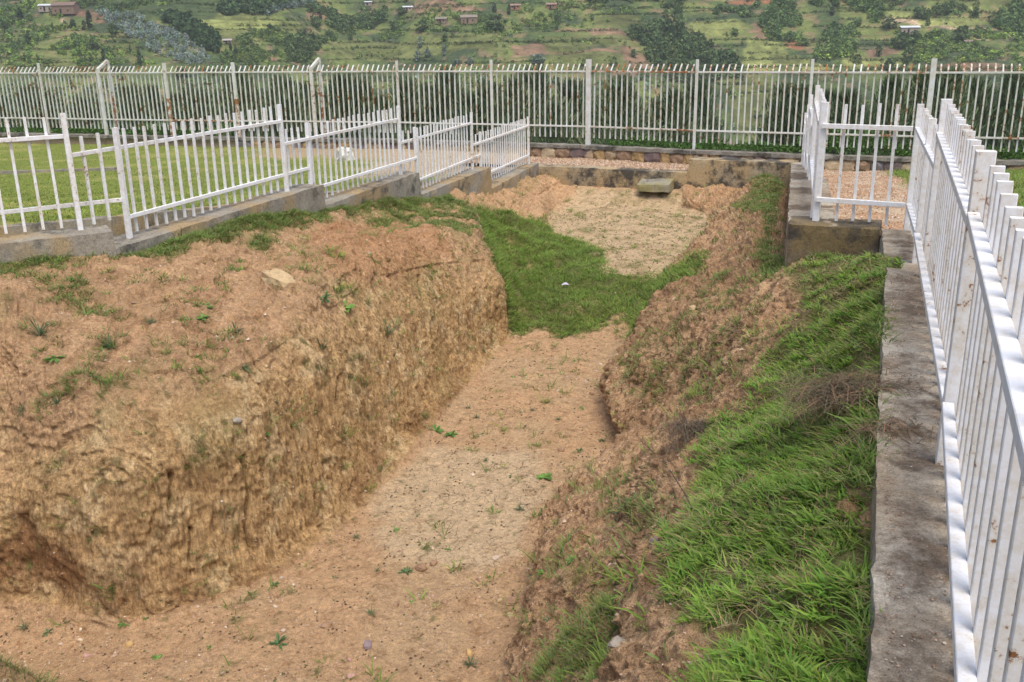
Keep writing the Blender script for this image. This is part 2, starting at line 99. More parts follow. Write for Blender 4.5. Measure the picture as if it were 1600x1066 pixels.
BELT=[[-28.6,52.0,-3.75],[-23.6,44.8,-2.5],[-25.4,49.6,-3.0],[-29.7,61.6,-3.12],[-22.8,48.5,-2.72],[-27.3,60.9,-4.7],[-17.8,41.6,-2.55],[-19.7,49.0,-3.91],[-16.1,42.4,-2.19],[-19.4,54.0,-2.89],[-18.2,53.7,-3.39],[-16.2,51.1,-2.85],[-15.8,53.7,-3.15],[-12.0,44.2,-1.72],[-12.3,49.5,-3.0],[-11.1,48.9,-2.21],[-12.2,58.9,-3.16],[-8.6,45.4,-3.31],[-8.9,53.3,-2.44],[-8.0,53.5,-2.64],[-5.5,42.4,-2.75],[-6.0,58.6,-2.97],[-5.0,60.4,-3.46],[-3.6,59.0,-2.51],[-1.9,48.6,-3.14],[-1.0,49.1,-2.62],[0.4,53.7,-2.77],[1.5,58.2,-2.45],[2.0,42.7,-3.18],[4.0,60.8,-3.37],[5.0,56.8,-4.52],[4.7,40.9,-2.07],[6.9,54.5,-3.97],[7.0,46.0,-3.44],[7.1,42.2,-2.73],[11.1,57.2,-3.28],[15.9,56.8,-3.5],[16.8,56.3,-3.5],[18.8,57.3,-3.93],[16.6,48.1,-3.3],[22.2,60.6,-5.09],[16.3,41.9,-2.32],[24.7,59.5,-5.02],[19.1,44.9,-2.32],[19.1,42.6,-2.08],[28.7,60.8,-3.51],[30.2,60.5,-5.01],[30.7,60.0,-3.32],[25.7,47.3,-3.99]]
rng=np.random.RandomState(11)
# ---------------------------------------------------------------- mesh helpers
def mesh(name,v,f,mat=None,col=None,smooth=True,mats=None,mi=None):
    v=np.asarray(v,np.float32).reshape(-1,3); me=bpy.data.meshes.new(name)
    if isinstance(f,np.ndarray): fl=[f]
    elif len(f) and isinstance(f[0],np.ndarray) and f[0].ndim==2: fl=list(f)
    else:
        tot=np.array([len(q) for q in f]); loops=np.array([i for q in f for i in q],np.int32); fl=None
    if fl is not None:
        tot=np.concatenate([np.full(len(q),q.shape[1]) for q in fl]); loops=np.concatenate([q.ravel() for q in fl]).astype(np.int32)
    me.vertices.add(len(v)); me.vertices.foreach_set('co',v.ravel())
    me.loops.add(len(loops)); me.loops.foreach_set('vertex_index',loops)
    me.polygons.add(len(tot)); st=np.concatenate([[0],np.cumsum(tot)[:-1]]).astype(np.int32)
    me.polygons.foreach_set('loop_start',st); me.polygons.foreach_set('loop_total',tot.astype(np.int32))
    me.polygons.foreach_set('use_smooth',np.full(len(tot),smooth))
    if mats:
        for m in mats: me.materials.append(m)
        if mi is not None: me.polygons.foreach_set('material_index',np.asarray(mi,np.int32))
    elif mat: me.materials.append(mat)
    if col is not None:
        a=me.attributes.new('col','FLOAT_COLOR','POINT'); c=np.ones((len(v),4),np.float32); c[:,:3]=col; a.data.foreach_set('color',c.ravel())
    me.update(calc_edges=True); return me
def obj(name,me,parent=None,loc=None,rot=None,scale=None):
    o=bpy.data.objects.new(name,me); COL.objects.link(o)
    if parent: o.parent=parent
    if loc is not None: o.location=[float(c) for c in loc]
    if rot is not None: o.rotation_euler=rot
    if scale is not None: o.scale=scale
    return o
def tag(o,label,cat,group=None):
    o['label']=label; o['category']=cat
    if group: o['group']=group
    return o
def structure(o): o['kind']='structure'; return o
def stuff(o,label=None,cat=None):
    o['kind']='stuff'
    if label: o['label']=label
    if cat: o['category']=cat
    return o
def thing(name,label,cat,loc=(0,0,0),rotz=0,group=None):
    o=bpy.data.objects.new(name,None); COL.objects.link(o); o.empty_display_size=.2
    o.location=[float(c) for c in loc]; o.rotation_euler=(0,0,rotz); return tag(o,label,cat,group)
def grid_faces(nv,nu):
    i=np.arange(nv*nu).reshape(nv,nu); return np.stack([i[:-1,:-1],i[:-1,1:],i[1:,1:],i[1:,:-1]],-1).reshape(-1,4)
def grid_normals(P):
    du=np.gradient(P,axis=1); dv=np.gradient(P,axis=0); n=np.cross(du,dv); return n/(np.linalg.norm(n,axis=-1,keepdims=True)+1e-9)
# ---------------------------------------------------------------- materials
def newmat(name,rough=.9,spec=.2):
    m=bpy.data.materials.new(name); m.use_nodes=True; n=m.node_tree.nodes; b=n['Principled BSDF']
    b.inputs['Roughness'].default_value=rough; b.inputs['Specular IOR Level'].default_value=spec
    return m,n,m.node_tree.links,b
def nnoise(n,l,scale,detail=4,rough=.6,coord=None,w=None):
    t=n.new('ShaderNodeTexNoise'); t.inputs['Scale'].default_value=scale; t.inputs['Detail'].default_value=detail; t.inputs['Roughness'].default_value=rough
    if coord: l.new(coord,t.inputs['Vector'])
    return t.outputs['Fac']
def ramp(n,l,src,stops):
    r=n.new('ShaderNodeValToRGB'); e=r.color_ramp.elements
    while len(e)<len(stops): e.new(.5)
    for k,(p,c) in enumerate(stops): e[k].position=p; e[k].color=(c,c,c,1) if not hasattr(c,'__len__') else (*c,1)
    l.new(src,r.inputs[0]); return r.outputs[0]
def mixc(n,l,fac,a,b,mode='MIX'):
    m=n.new('ShaderNodeMix'); m.data_type='RGBA'; m.blend_type=mode
    for k,v in((0,fac),(6,a),(7,b)):
        if hasattr(v,'links') or hasattr(v,'is_linked'): l.new(v,m.inputs[k])
        else: m.inputs[k].default_value=v if k==0 else (*v,1)
    return m.outputs[2]
def bump(n,l,b,src,strength,dist,prev=None):
    u=n.new('ShaderNodeBump'); u.inputs['Strength'].default_value=strength; u.inputs['Distance'].default_value=dist
    l.new(src,u.inputs['Height'])
    if prev: l.new(prev,u.inputs['Normal'])
    l.new(u.outputs[0],b.inputs['Normal']); return u.outputs[0]
def attr(n,name='col'):
    a=n.new('ShaderNodeAttribute'); a.attribute_name=name; return a
def geo(n): return n.new('ShaderNodeNewGeometry').outputs['Position']
def soil_mat():
    m,n,l,b=newmat('eroded_soil',.95,.1); p=geo(n); a=attr(n)
    f1=nnoise(n,l,26,6,.7,p); f2=nnoise(n,l,170,3,.6,p); f3=nnoise(n,l,6,5,.65,p)
    c=mixc(n,l,1.0,a.outputs['Color'],ramp(n,l,f1,[(.25,.62),(.5,.98),(.75,1.30)]),'MULTIPLY')
    c=mixc(n,l,1.0,c,ramp(n,l,f2,[(.3,.58),(.5,1.),(.7,1.42)]),'MULTIPLY')
    vm=n.new('ShaderNodeVectorMath'); vm.operation='MULTIPLY'; vm.inputs[1].default_value=(1,1,.16); l.new(p,vm.inputs[0])
    st=nnoise(n,l,42,4,.65,vm.outputs[0]); sk=attr(n,'steep').outputs['Fac']
    c=mixc(n,l,sk,c,mixc(n,l,1.0,c,ramp(n,l,st,[(.28,.52),(.5,1.),(.72,1.42)]),'MULTIPLY'))
    cr=nnoise(n,l,9,8,.75,p); c=mixc(n,l,1.0,c,ramp(n,l,cr,[(.36,(.66,.60,.54)),(.46,(.98,.98,.98)),(.6,(1.05,1.05,1.05)),(.68,(1.2,1.18,1.12))]),'MULTIPLY')
    c=mixc(n,l,1.0,c,ramp(n,l,f3,[(.3,(.86,.84,.82)),(.55,(1,1,1)),(.75,(1.12,1.08,1.0))]),'MULTIPLY')
    # pale quartz grains
    v=n.new('ShaderNodeTexVoronoi'); v.inputs['Scale'].default_value=75; l.new(p,v.inputs['Vector'])
    sp=ramp(n,l,v.outputs['Distance'],[(.10,1),(.17,0)]); pick=ramp(n,l,v.outputs['Color'],[(.80,0),(.84,1)])
    mu=n.new('ShaderNodeMath'); mu.operation='MULTIPLY'; l.new(sp,mu.inputs[0]); l.new(pick,mu.inputs[1])
    m3=n.new('ShaderNodeMath'); m3.operation='MULTIPLY'; m3.inputs[1].default_value=.55; l.new(mu.outputs[0],m3.inputs[0])
    c=mixc(n,l,m3.outputs[0],c,(.62,.50,.42))
    # mud cracks where the mask allows
    mk=attr(n,'mud').outputs['Fac']
    w=n.new('ShaderNodeVectorMath'); w.operation='ADD'; wn=n.new('ShaderNodeTexNoise'); wn.inputs['Scale'].default_value=4; l.new(p,wn.inputs['Vector'])
    ws=n.new('ShaderNodeVectorMath'); ws.operation='SCALE'; ws.inputs['Scale'].default_value=.16; l.new(wn.outputs['Color'],ws.inputs[0]); l.new(p,w.inputs[0]); l.new(ws.outputs[0],w.inputs[1])
    cv=n.new('ShaderNodeTexVoronoi'); cv.feature='DISTANCE_TO_EDGE'; cv.inputs['Scale'].default_value=8.5; l.new(w.outputs[0],cv.inputs['Vector'])
    ck=ramp(n,l,cv.outputs['Distance'],[(.004,.9),(.018,0)])
    cn=ramp(n,l,nnoise(n,l,5,2,.5,p),[(.42,0),(.56,1)])
    q=n.new('ShaderNodeMath'); q.operation='MULTIPLY'; l.new(ck,q.inputs[0]); l.new(mk,q.inputs[1])
    q2=n.new('ShaderNodeMath'); q2.operation='MULTIPLY'; l.new(q.outputs[0],q2.inputs[0]); l.new(cn,q2.inputs[1])
    c=mixc(n,l,q2.outputs[0],c,(.12,.075,.04))
    l.new(c,b.inputs['Base Color'])
    b0=bump(n,l,b,cr,.6,.06); b1=bump(n,l,b,f1,.9,.035,b0); b2=bump(n,l,b,f2,.8,.010,b1); b3=bump(n,l,b,st,.5,.02,b2); b2=b3
    inv=n.new('ShaderNodeMath'); inv.operation='SUBTRACT'; inv.inputs[0].default_value=1; l.new(q2.outputs[0],inv.inputs[1])
    bump(n,l,b,inv.outputs[0],.9,.012,b2)
    return m
def paint_mat(name,base,rust=.5,scale=9):
    m,n,l,b=newmat(name,.62,.3); p=geo(n)
    oi=n.new('ShaderNodeObjectInfo').outputs['Random']
    f=nnoise(n,l,scale,8,.75,p); g=nnoise(n,l,2.2,2,.5,p); h=nnoise(n,l,60,4,.7,p)
    ad=n.new('ShaderNodeMath'); ad.operation='ADD'; l.new(f,ad.inputs[0])
    ms=n.new('ShaderNodeMath'); ms.operation='MULTIPLY_ADD'; l.new(g,ms.inputs[0]); ms.inputs[1].default_value=.35; 
    mo=n.new('ShaderNodeMath'); mo.operation='MULTIPLY'; l.new(oi,mo.inputs[0]); mo.inputs[1].default_value=.06*rust*2; l.new(mo.outputs[0],ms.inputs[2]); l.new(ms.outputs[0],ad.inputs[1])
    t=.90-.10*rust
    k=ramp(n,l,ad.outputs[0],[(t,0),(t+.05,1)])
    dirt=ramp(n,l,ad.outputs[0],[(t-.22,(1,1,1)),(t-.02,(.86,.80,.70))])
    c=mixc(n,l,1.,base,dirt,'MULTIPLY')
    rc=ramp(n,l,h,[(.3,(.13,.05,.02)),(.6,(.33,.15,.06)),(.8,(.45,.28,.16))])
    c=mixc(n,l,k,c,rc); l.new(c,b.inputs['Base Color'])
    l.new(ramp(n,l,k,[(0,.6),(1,.95)]),b.inputs['Roughness']); bump(n,l,b,h,.15,.002); return m
def rusty_mat():
    m,n,l,b=newmat('rust_and_flaking_paint',.85,.2); p=geo(n); f=nnoise(n,l,7,6,.7,p); h=nnoise(n,l,50,4,.7,p)
    rc=ramp(n,l,h,[(.3,(.16,.06,.025)),(.6,(.38,.17,.07)),(.8,(.5,.32,.2))])
    c=mixc(n,l,ramp(n,l,f,[(.46,0),(.56,1)]),rc,(.62,.58,.5)); l.new(c,b.inputs['Base Color']); return m
def concrete_mat(name,a,bb,dark,ochre=None,k=.5,damp_shade=0):
    m,n,l,b=newmat(name,.92,.15); p=geo(n)
    f=nnoise(n,l,2.3,6,.65,p); g=nnoise(n,l,34,6,.75,p); h=nnoise(n,l,150,3,.6,p); e=nnoise(n,l,.9,4,.6,p)
    c=mixc(n,l,ramp(n,l,f,[(.38,0),(.62,1)]),a,bb)
    if ochre: c=mixc(n,l,ramp(n,l,e,[(.47,0),(.58,1)]),c,ochre)
    c=mixc(n,l,ramp(n,l,nnoise(n,l,1.6,8,.72,p),[(k,0),(k+.1,1)]),c,dark)
    c=mixc(n,l,1.,c,ramp(n,l,g,[(.28,.55),(.5,1),(.75,1.3)]),'MULTIPLY'); c=mixc(n,l,1.,c,ramp(n,l,h,[(.3,.7),(.5,1),(.7,1.3)]),'MULTIPLY')
    l.new(c,b.inputs['Base Color']); b1=bump(n,l,b,g,.5,.012); bump(n,l,b,h,.6,.004,b1); return m
def leaf_mat(name,trans=.35,rough=.6):
    m,n,l,b=newmat(name,rough,.25); a=attr(n); c=a.outputs['Color']
    oi=n.new('ShaderNodeObjectInfo').outputs['Random']
    c=mixc(n,l,1.,c,ramp(n,l,oi,[(0,(.82,.86,.8)),(1,(1.15,1.12,1.05))]),'MULTIPLY')
    l.new(c,b.inputs['Base Color'])
    t=n.new('ShaderNodeBsdfTranslucent'); l.new(c,t.inputs[0]); mx=n.new('ShaderNodeMixShader'); mx.inputs[0].default_value=trans
    l.new(b.outputs[0],mx.inputs[1]); l.new(t.outputs[0],mx.inputs[2]); l.new(mx.outputs[0],n['Material Output'].inputs[0]); return m
def plain_mat(name,c,rough=.9,var=.25,scale=8,bs=.3):
    m,n,l,b=newmat(name,rough,.2); p=geo(n); f=nnoise(n,l,scale,6,.7,p)
    cc=mixc(n,l,1.,c,ramp(n,l,f,[(.25,1-var*1.4),(.5,1),(.75,1+var*1.4)]),'MULTIPLY'); l.new(cc,b.inputs['Base Color']); bump(n,l,b,f,bs,.02); return m
def ground_mat(name,s1=20,s2=90,dist=.02):
    m,n,l,b=newmat(name,.95,.1); p=geo(n); a=attr(n); f1=nnoise(n,l,s1,6,.7,p); f2=nnoise(n,l,s2,3,.6,p)
    c=mixc(n,l,1.,a.outputs['Color'],ramp(n,l,f1,[(.25,.6),(.5,1),(.75,1.35)]),'MULTIPLY'); c=mixc(n,l,1.,c,ramp(n,l,f2,[(.3,.65),(.5,1),(.7,1.35)]),'MULTIPLY')
    l.new(c,b.inputs['Base Color']); b1=bump(n,l,b,f1,.6,dist); bump(n,l,b,f2,.6,dist*.4,b1); return m
SOIL=soil_mat()
PAINT=paint_mat('white_gloss_paint',(.79,.79,.80),.58,24)
PAINTF=paint_mat('weathered_white_paint',(.66,.67,.65),.85,6)
RUST=rusty_mat()
CONC=concrete_mat('coping_concrete',(.44,.39,.31),(.29,.225,.155),(.16,.12,.085),None,.49)
CONL=concrete_mat('old_plinth_concrete',(.33,.30,.24),(.23,.20,.16),(.11,.10,.085),(.34,.25,.14),.54)
CONF=concrete_mat('stained_render_concrete',(.40,.33,.22),(.30,.24,.155),(.085,.075,.06),(.42,.31,.17),.47)
GRASS=leaf_mat('grass_blades',.35,.5)
LEAF=leaf_mat('leaves',.3,.55)
FOL=leaf_mat('far_foliage',.25,.8)
STRAW=leaf_mat('dead_straw',.15,.8)
GRND=ground_mat('terrace_ground')
HILLM=ground_mat('hillside_ground',.55,2.4,.3)
BARK=plain_mat('bark',(.10,.08,.06))
# ---------------------------------------------------------------- the trench and its banks
def inpoly(px,py,poly):
    r=np.zeros(px.shape,bool); n=len(poly)
    for i in range(n):
        x1,y1=poly[i]; x2,y2=poly[(i+1)%n]
        if y1==y2: continue
        c=((y1>py)!=(y2>py))&(px<(x2-x1)*(py-y1)/(y2-y1)+x1); r^=c
    return r
def blur(a,k):
    for ax in(0,1):
        for _ in range(2):
            c=np.cumsum(np.concatenate([np.repeat(np.take(a,[0],ax),k+1,ax),a,np.repeat(np.take(a,[-1],ax),k,ax)],ax),ax)
            n=a.shape[ax]; a=(np.take(c,np.arange(2*k+1,2*k+1+n),ax)-np.take(c,np.arange(0,n),ax))/(2*k+1)
    return a
BG,rv,cu=base_grid(np.array(CTRL,float))
RV,CU=np.meshgrid(rv,cu,indexing='ij'); BN=grid_normals(BG)
X,Y,Z=BG[...,0],BG[...,1],BG[...,2]
wob=.10*fbm(X*2.2,Y*2.2,Z*2.2,3,seed=70); wob2=.10*fbm(X*2.2,Y*2.2,Z*2.2,3,seed=80)
GM={k:blur(inpoly(CU+wob*1.4,RV+wob2*1.6,[(c,r) for r,c in v]).astype(float),4) for k,v in GPOLY.items()}
steep=ss(.93,.55,BN[...,2])
floor=ss(3.9,4.15,CU)*ss(7.15,6.85,CU)
offn=.085*fbm(X*1.1,Y*1.1,Z*1.1,4,seed=1)*(1-.85*floor)*(1-.45*steep)
# fluted erosion of the steep faces: fast along the face, slow down it
run=(X*.30+Y*.95); run2=run+.12*fbm(X*3,Y*3,Z*1.2,2,seed=31)
fl=1-2*np.abs(noise(run2*12,Z*1.5,X*2,seed=2)); fl2=1-2*np.abs(noise(run2*30,Z*3,X*4,seed=3))
lump=fbm(X*4,Y*4,Z*3.2,4,seed=4); lump2=1-2*np.abs(fbm(X*9,Y*9,Z*6,3,seed=6))
clod=1-2*np.abs(fbm(X*15,Y*15,Z*12,2,seed=61))
offn+=(1-floor)*(1-GM['lush'])*.009*clod*(.5+ss(-.3,.4,lump))
offn+=steep*(.015*fl+.017*fl2+.004*lump+.004*lump2+.014*fbm(run2*30,Z*7,X*6,2,seed=17))
offn+=(1-steep)*(1-floor)*(.030*lump+.012*lump2)
# little ledges and scarps on the upper left slope
ld=fbm(X*1.8,Y*1.8,Z*1.8,3,seed=9); offn+=.045*ss(-.04,.04,ld)*ss(4,3,CU)*(1-GM['ledge'])*ss(.3,1.2,CU)*(1-steep)*ss(2.6,2.1,CU)
ld=fbm(X*2.8+5,Y*2.8,Z*2.8,3,seed=19); offn+=.035*ss(-.03,.03,ld)*((CU<2.4)|(CU>7.1))*(1-GM['lush'])
micro=fbm(X*26,Y*26,Z*16,3,seed=12); offn+=.014*micro*(1-.75*floor)
offn+=floor*(.018*fbm(X*2.5,Y*2.5,Z*0,3,seed=13)+.0035*noise(X*30,Y*30,Z*0,seed=14)+.006*ss(.3,.8,noise(X*14,Y*14,Z*0,seed=15)))*(1-.8*GM['mud'])
# undercut above the toe of the left face, deep hollow at the near end
toe=np.exp(-((CU-3.86)/.10)**2)*ss(8.6,7.5,RV)
offn-=toe*ss(3.2,4.5,RV)*(.02+.04*fbm(X*2,Y*2,Z*0,2,seed=20))
offn-=.05*GM['hollow']*(1-floor)
rbk=(CU>7.05)*(1-GM['lush']); offn+=rbk*(.028*lump+.014*clod+.02*ss(.0,.08,fbm(X*5,Y*5,Z*5,3,seed=66)))
offn+=.14*np.exp(-((CU-7.55)/.28)**2)*ss(5.6,6.2,RV)*ss(7.9,7.3,RV)
offn+=GM['slope']*.07*fbm(X*2.4,Y*2.4,None,3,seed=67)
toe2=np.exp(-((CU-7.14)/.12)**2)*ss(8.4,7.8,RV)*ss(5.2,6,RV); offn-=toe2*.17
for path in CRACKS:
    for (r1,c1),(r2_,c2) in zip(path[:-1],path[1:]):
        t=np.clip(((RV-r1)*(r2_-r1)+(CU-c1)*(c2-c1))/((r2_-r1)**2+(c2-c1)**2+1e-6),0,1)
        d=np.hypot((RV-r1-t*(r2_-r1)+.02*lump)*1.3,(CU-c1-t*(c2-c1))*1.0)
        offn-=.10*np.exp(-(d/.022)**2)
edge=ss(0,.18,CU)*ss(11,10.85,CU)*ss(16,15.6,RV); offn*=edge
hor=BN.copy(); hor[...,2]*=.35+.65*(1-steep); P=BG+hor*offn[...,None]
# grassy mound at the near left corner and a settled lip of turf on the right
P[...,2]+=.75*np.exp(-(((P[...,0]+3.35)/.50)**2+((P[...,1]-4.95)/.45)**2))*ss(3.5,4.3,CU)
P[...,2]+=.05*GM['lush']*(.5+fbm(X*3,Y*3,None,3,seed=41))
PN=grid_normals(P)
# soil colours, with some shade painted in along the left toe
def C(*c): return np.array(c,float)
def lay(col,c,a): return col*(1-a[...,None])+c*a[...,None]
n1=fbm(X*1.3,Y*1.3,Z*1.3,4,seed=50); n2=fbm(X*5,Y*5,Z*5,4,seed=51); n3=fbm(X*14,Y*14,Z*10,3,seed=52)
col=np.ones(P.shape)*C(.57,.375,.22)
col=lay(col,C(.56,.39,.235),ss(-.2,.4,n1)*floor)
face=ss(1.6,2.8,CU+.7*n1+.5*n2)*ss(4.02,3.95,CU)*ss(8.6,8.2,RV)
up=ss(2.8,1.6,CU+.7*n1+.5*n2)
col=lay(col,C(.53,.355,.18),face); col=lay(col,C(.63,.46,.26),face*ss(.0,.5,n2)); col=lay(col,C(.36,.28,.13),face*ss(.1,.6,n1)*.45)
col=lay(col,C(.30,.185,.095),face*ss(.1,.6,n3)*.5)
col=lay(col,C(.49,.32,.185),up*ss(-.3,.3,n1)); col=lay(col,C(.36,.195,.115),up*ss(.1,.5,n2)*.6)
rs=GM['redslope']*ss(-.2,.25,n2+.3); col=lay(col,C(.49,.31,.18),rs*.7); col=lay(col,C(.44,.33,.17),up*(1-GM['redslope'])*(1-GM['redhigh'])*ss(.1,.3,n2)*.7)
col=lay(col,C(.46,.25,.13),GM['redhigh']*.55)
col=lay(col,C(.64,.485,.315),GM['mud']*ss(-.5,.2,n1+.3)); col=lay(col,C(.27,.145,.07),np.clip(GM['damp_shade']*.75+GM['hollow']*.6,0,.9)*(1-floor)*ss(-.2,.5,n1+.2))  # second layer: undercut shade painted in with damp brown at left toe and hollow
rb=ss(7.0,7.2,CU)
col=lay(col,C(.50,.32,.185),rb); col=lay(col,C(.60,.40,.24),rb*ss(.0,.4,n2)); col=lay(col,C(.33,.20,.11),rb*ss(.1,.5,n1)*.5)
wb=.6*n2+.4*n3; bas=ss(9.2,9.8,RV+.5*wb)*ss(3.75,4.25,CU+.25*wb)*ss(7.25,6.75,CU+.25*wb)*ss(15.2,14.6,RV); col=lay(col,C(.58,.44,.28),bas); col=lay(col,C(.40,.31,.17),bas*ss(-.1,.4,n2)*.7)
col=lay(col,C(.30,.27,.09),GM['moss']*ss(-.3,.3,n2+.1)*.8)
gsl=GM['slope']*(1-GM['noslope']); gsl=ss(.25,.75,blur(gsl,7)+.45*n3+.3*n2); green=np.clip(GM['lush']+gsl,0,1); col=lay(col,C(.13,.15,.05),green*.9)
thin=np.clip(.75*GM['ledge']*ss(-.25,.25,n2)+.65*GM['upright']+.5*GM['farbank']+.25*GM['rbank']*ss(0,.4,n2)+.25*GM['upleft']*ss(.1,.4,n2),0,1)
col=lay(col,C(.22,.22,.09),thin*.7)
col*=C(1.02,.985,.93)
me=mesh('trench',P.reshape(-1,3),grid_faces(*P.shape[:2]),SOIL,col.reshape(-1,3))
a=me.attributes.new('steep','FLOAT','POINT'); a.data.foreach_set('value',(steep*(1-floor)).astype(np.float32).ravel())
a=me.attributes.new('mud','FLOAT','POINT'); a.data.foreach_set('value',(GM['mud']*floor*ss(-.5,.0,n1+.2)).astype(np.float32).ravel())
structure(obj('eroded_trench_ground',me))
def surf(r,c):
    i=min(np.searchsorted(rv,r),len(rv)-1); j=min(np.searchsorted(cu,c),len(cu)-1); return P[i,j],PN[i,j]
# ---------------------------------------------------------------- concrete helpers
def roughbox(a,b,c,d,z0,z1,res=.07,amp=.006,seed=0,bz=None,tilt=None,chip=.012):
    """box on the footprint a,b,c,d (ccw, xy) with subdivided, slightly worn faces; tilt = 4 corner tops"""
    a,b,c,d=[np.array(q,float) for q in(a,b,c,d)]; zt=tilt or [z1]*4
    nu=max(1,int(np.linalg.norm(b-a)/res)); nv=max(1,int(np.linalg.norm(d-a)/res)); nw=max(1,int((max(zt)-z0)/res))
    def pt(u,v,w):
        q=(a*((1-u)*(1-v))[:,None]+b*(u*(1-v))[:,None]+c*(u*v)[:,None]+d*((1-u)*v)[:,None])
        zc=zt[0]*(1-u)*(1-v)+zt[1]*u*(1-v)+zt[2]*u*v+zt[3]*(1-u)*v
        return np.concatenate([q,(z0+(zc-z0)*w)[:,None]],1)
    V=[];F=[];UV=[];o=0
    for n_,m_,fn,flip in((nu,nv,lambda s,t:(s,t,s*0+1),0),(nu,nw,lambda s,t:(s,s*0,t),0),(nu,nw,lambda s,t:(s,s*0+1,t),1),(nv,nw,lambda s,t:(s*0,s,t),1),(nv,nw,lambda s,t:(s*0+1,s,t),0)):
        s,t=np.meshgrid(np.linspace(0,1,n_+1),np.linspace(0,1,m_+1)); u,v,w=fn(s.ravel(),t.ravel())
        V.append(pt(u,v,w)); UV.append(np.stack([u,v,w],1)); f=grid_faces(m_+1,n_+1)+o; F.append(f[:,::-1] if flip else f); o+=len(V[-1])
    V=np.concatenate(V); UV=np.concatenate(UV)
    dsp=np.stack([noise(V[:,0]*5,V[:,1]*5,V[:,2]*5,seed+k)+.5*noise(V[:,0]*14,V[:,1]*14,V[:,2]*14,seed+k+5) for k in range(3)],1)*amp
    ctr=V.mean(0); e=((UV<.001)|(UV>.999)).sum(1)>=2; ch=np.clip(noise(V[:,0]*9,V[:,1]*9,V[:,2]*9,seed+9)+.3,0,1)*chip
    cd=V-ctr; nx=(b-a)/np.linalg.norm(b-a); ny=(d-a)/np.linalg.norm(d-a)
    sh=np.zeros_like(V); sh[:,:2]+=-np.outer(np.sign(UV[:,0]-.5)*((UV[:,0]<.001)|(UV[:,0]>.999)),nx)-np.outer(np.sign(UV[:,1]-.5)*((UV[:,1]<.001)|(UV[:,1]>.999)),ny); sh[:,2]=-1.*(UV[:,2]>.999)
    return V+dsp+sh*(e*ch)[:,None],F
def strip(p,q,w0,w1,z0,z1,**k):
    """wall block from p to q; w0,w1 = offsets to the right-hand side of p->q"""
    p=np.array(p,float);q=np.array(q,float);t=(q-p)/np.linalg.norm(q-p);n=np.array([t[1],-t[0]])
    return roughbox(p+n*w1,q+n*w1,q+n*w0,p+n*w0,z0,z1,**k)
def part(name,vf,mat,parent,label=None,smooth=False):
    o=obj(name,mesh(name,vf[0],vf[1],mat,smooth=smooth),parent)
    if label: o['label']=label
    return o
RWX=lambda y:2.73+(y-9.32)*.2909
# left plinth: each block steps down away from the camera
LV=[-1.86,-2.05,-2.35,-2.75,-3.2]
lw=thing('stepped_plinth_wall','stepped grey concrete plinth under the left white fence, five blocks dropping away','wall',(-3.4,11.7,-2.5))
lw_inv=Matrix.Translation((3.4,-11.7,2.5))
def lpart(name,vf,mat,par,**k):
    V=vf[0]-np.array(par.location); return part(name,(V,vf[1]),mat,par,**k)
lpart('block',strip((-8.5,6.78),(-3.97,9.5),-.42,0,-2.75,-1.86,seed=1),CONL,lw)
lpart('block',strip((-4.02,9.47),(-2.62,13.62),-.42,0,-2.9,-2.05,seed=2),CONL,lw)
lpart('block',strip((-2.62,13.63),(-1.56,16.9),-.42,0,-3.15,-2.35,seed=3),CONL,lw)
lpart('block',strip((-1.52,16.91),(-.37,20.3),-.42,0,-3.5,-2.75,seed=4),CONL,lw)
lpart('block',strip((-.34,20.31),(.74,24.2),-.42,0,-3.9,-3.2,seed=5),CONL,lw)
fw=thing('end_wall','low stained concrete wall closing the far end of the trench, dark with algae','wall',(3,23.2,-3.6))
lpart('wall_body',strip((.62,24.42),(4.2,22.76),-.40,0,-3.98,-3.3,seed=6,amp=.01,tilt=None),CONF,fw)
lpart('raised_block',strip((4.22,22.80),(6.5,21.84),-.55,-.03,-3.85,-3.0,seed=7,amp=.008),CONF,fw)
sb=thing('concrete_step','loose tilted concrete slab jutting from the foot of the far end wall','slab',(3.25,22.75,-3.6)); 
lpart('slab',roughbox((3.02,22.80),(3.74,22.47),(3.93,22.90),(3.20,23.22),-3.72,-3.5,seed=8,amp=.012,tilt=[-3.57,-3.53,-3.45,-3.49]),concrete_mat('pale_concrete',(.34,.31,.24),(.25,.225,.18),(.12,.11,.09),(.28,.25,.12),.52),sb)
rw=thing('right_retaining_wall','stepped concrete wall running away on the right below the edge-on white fence','wall',(4,14,-2.5))
ys=[9.30,12.4,15.6,18.8,22.1]; zs=[-1.87,-2.2,-2.6,-3.0]
for k in range(4):
    lpart('block',strip((RWX(ys[k]),ys[k]),(RWX(ys[k+1]-.01),ys[k+1]-.01),0,.46,-3.95,zs[k],seed=20+k),CONC,rw)
gw=thing('corner_wall','concrete corner wall under the short cross fence, dark stained front face','wall',(3.2,9.1,-2.2))
lpart('cross_block',roughbox((2.735,9.29),(3.52,8.99),(3.7,9.42),(2.88,9.73),-3.1,-1.866,seed=30),concrete_mat('dark_damp_concrete',(.20,.165,.12),(.15,.12,.085),(.07,.062,.05),(.19,.14,.07),.50),gw)
lpart('coping_slab',roughbox((2.69,6.56),(3.32,6.42),(4.28,8.95),(3.525,8.99),-2.4,-1.87,seed=31),CONC,gw)
nw=thing('near_coping_wall','grey weathered concrete coping along the right edge beneath the near white fence','wall',(1.7,3.5,-1.7))
lpart('coping_slab',roughbox((1.39,3.36),(1.98,3.14),(3.24,6.36),(2.62,6.52),-2.2,-1.615,seed=32,tilt=[-1.61,-1.61,-1.63,-1.63]),CONC,nw)
lpart('coping_slab',roughbox((-.11,-.6),(.50,-.85),(1.975,3.13),(1.385,3.35),-2.2,-1.585,seed=33),CONC,nw)
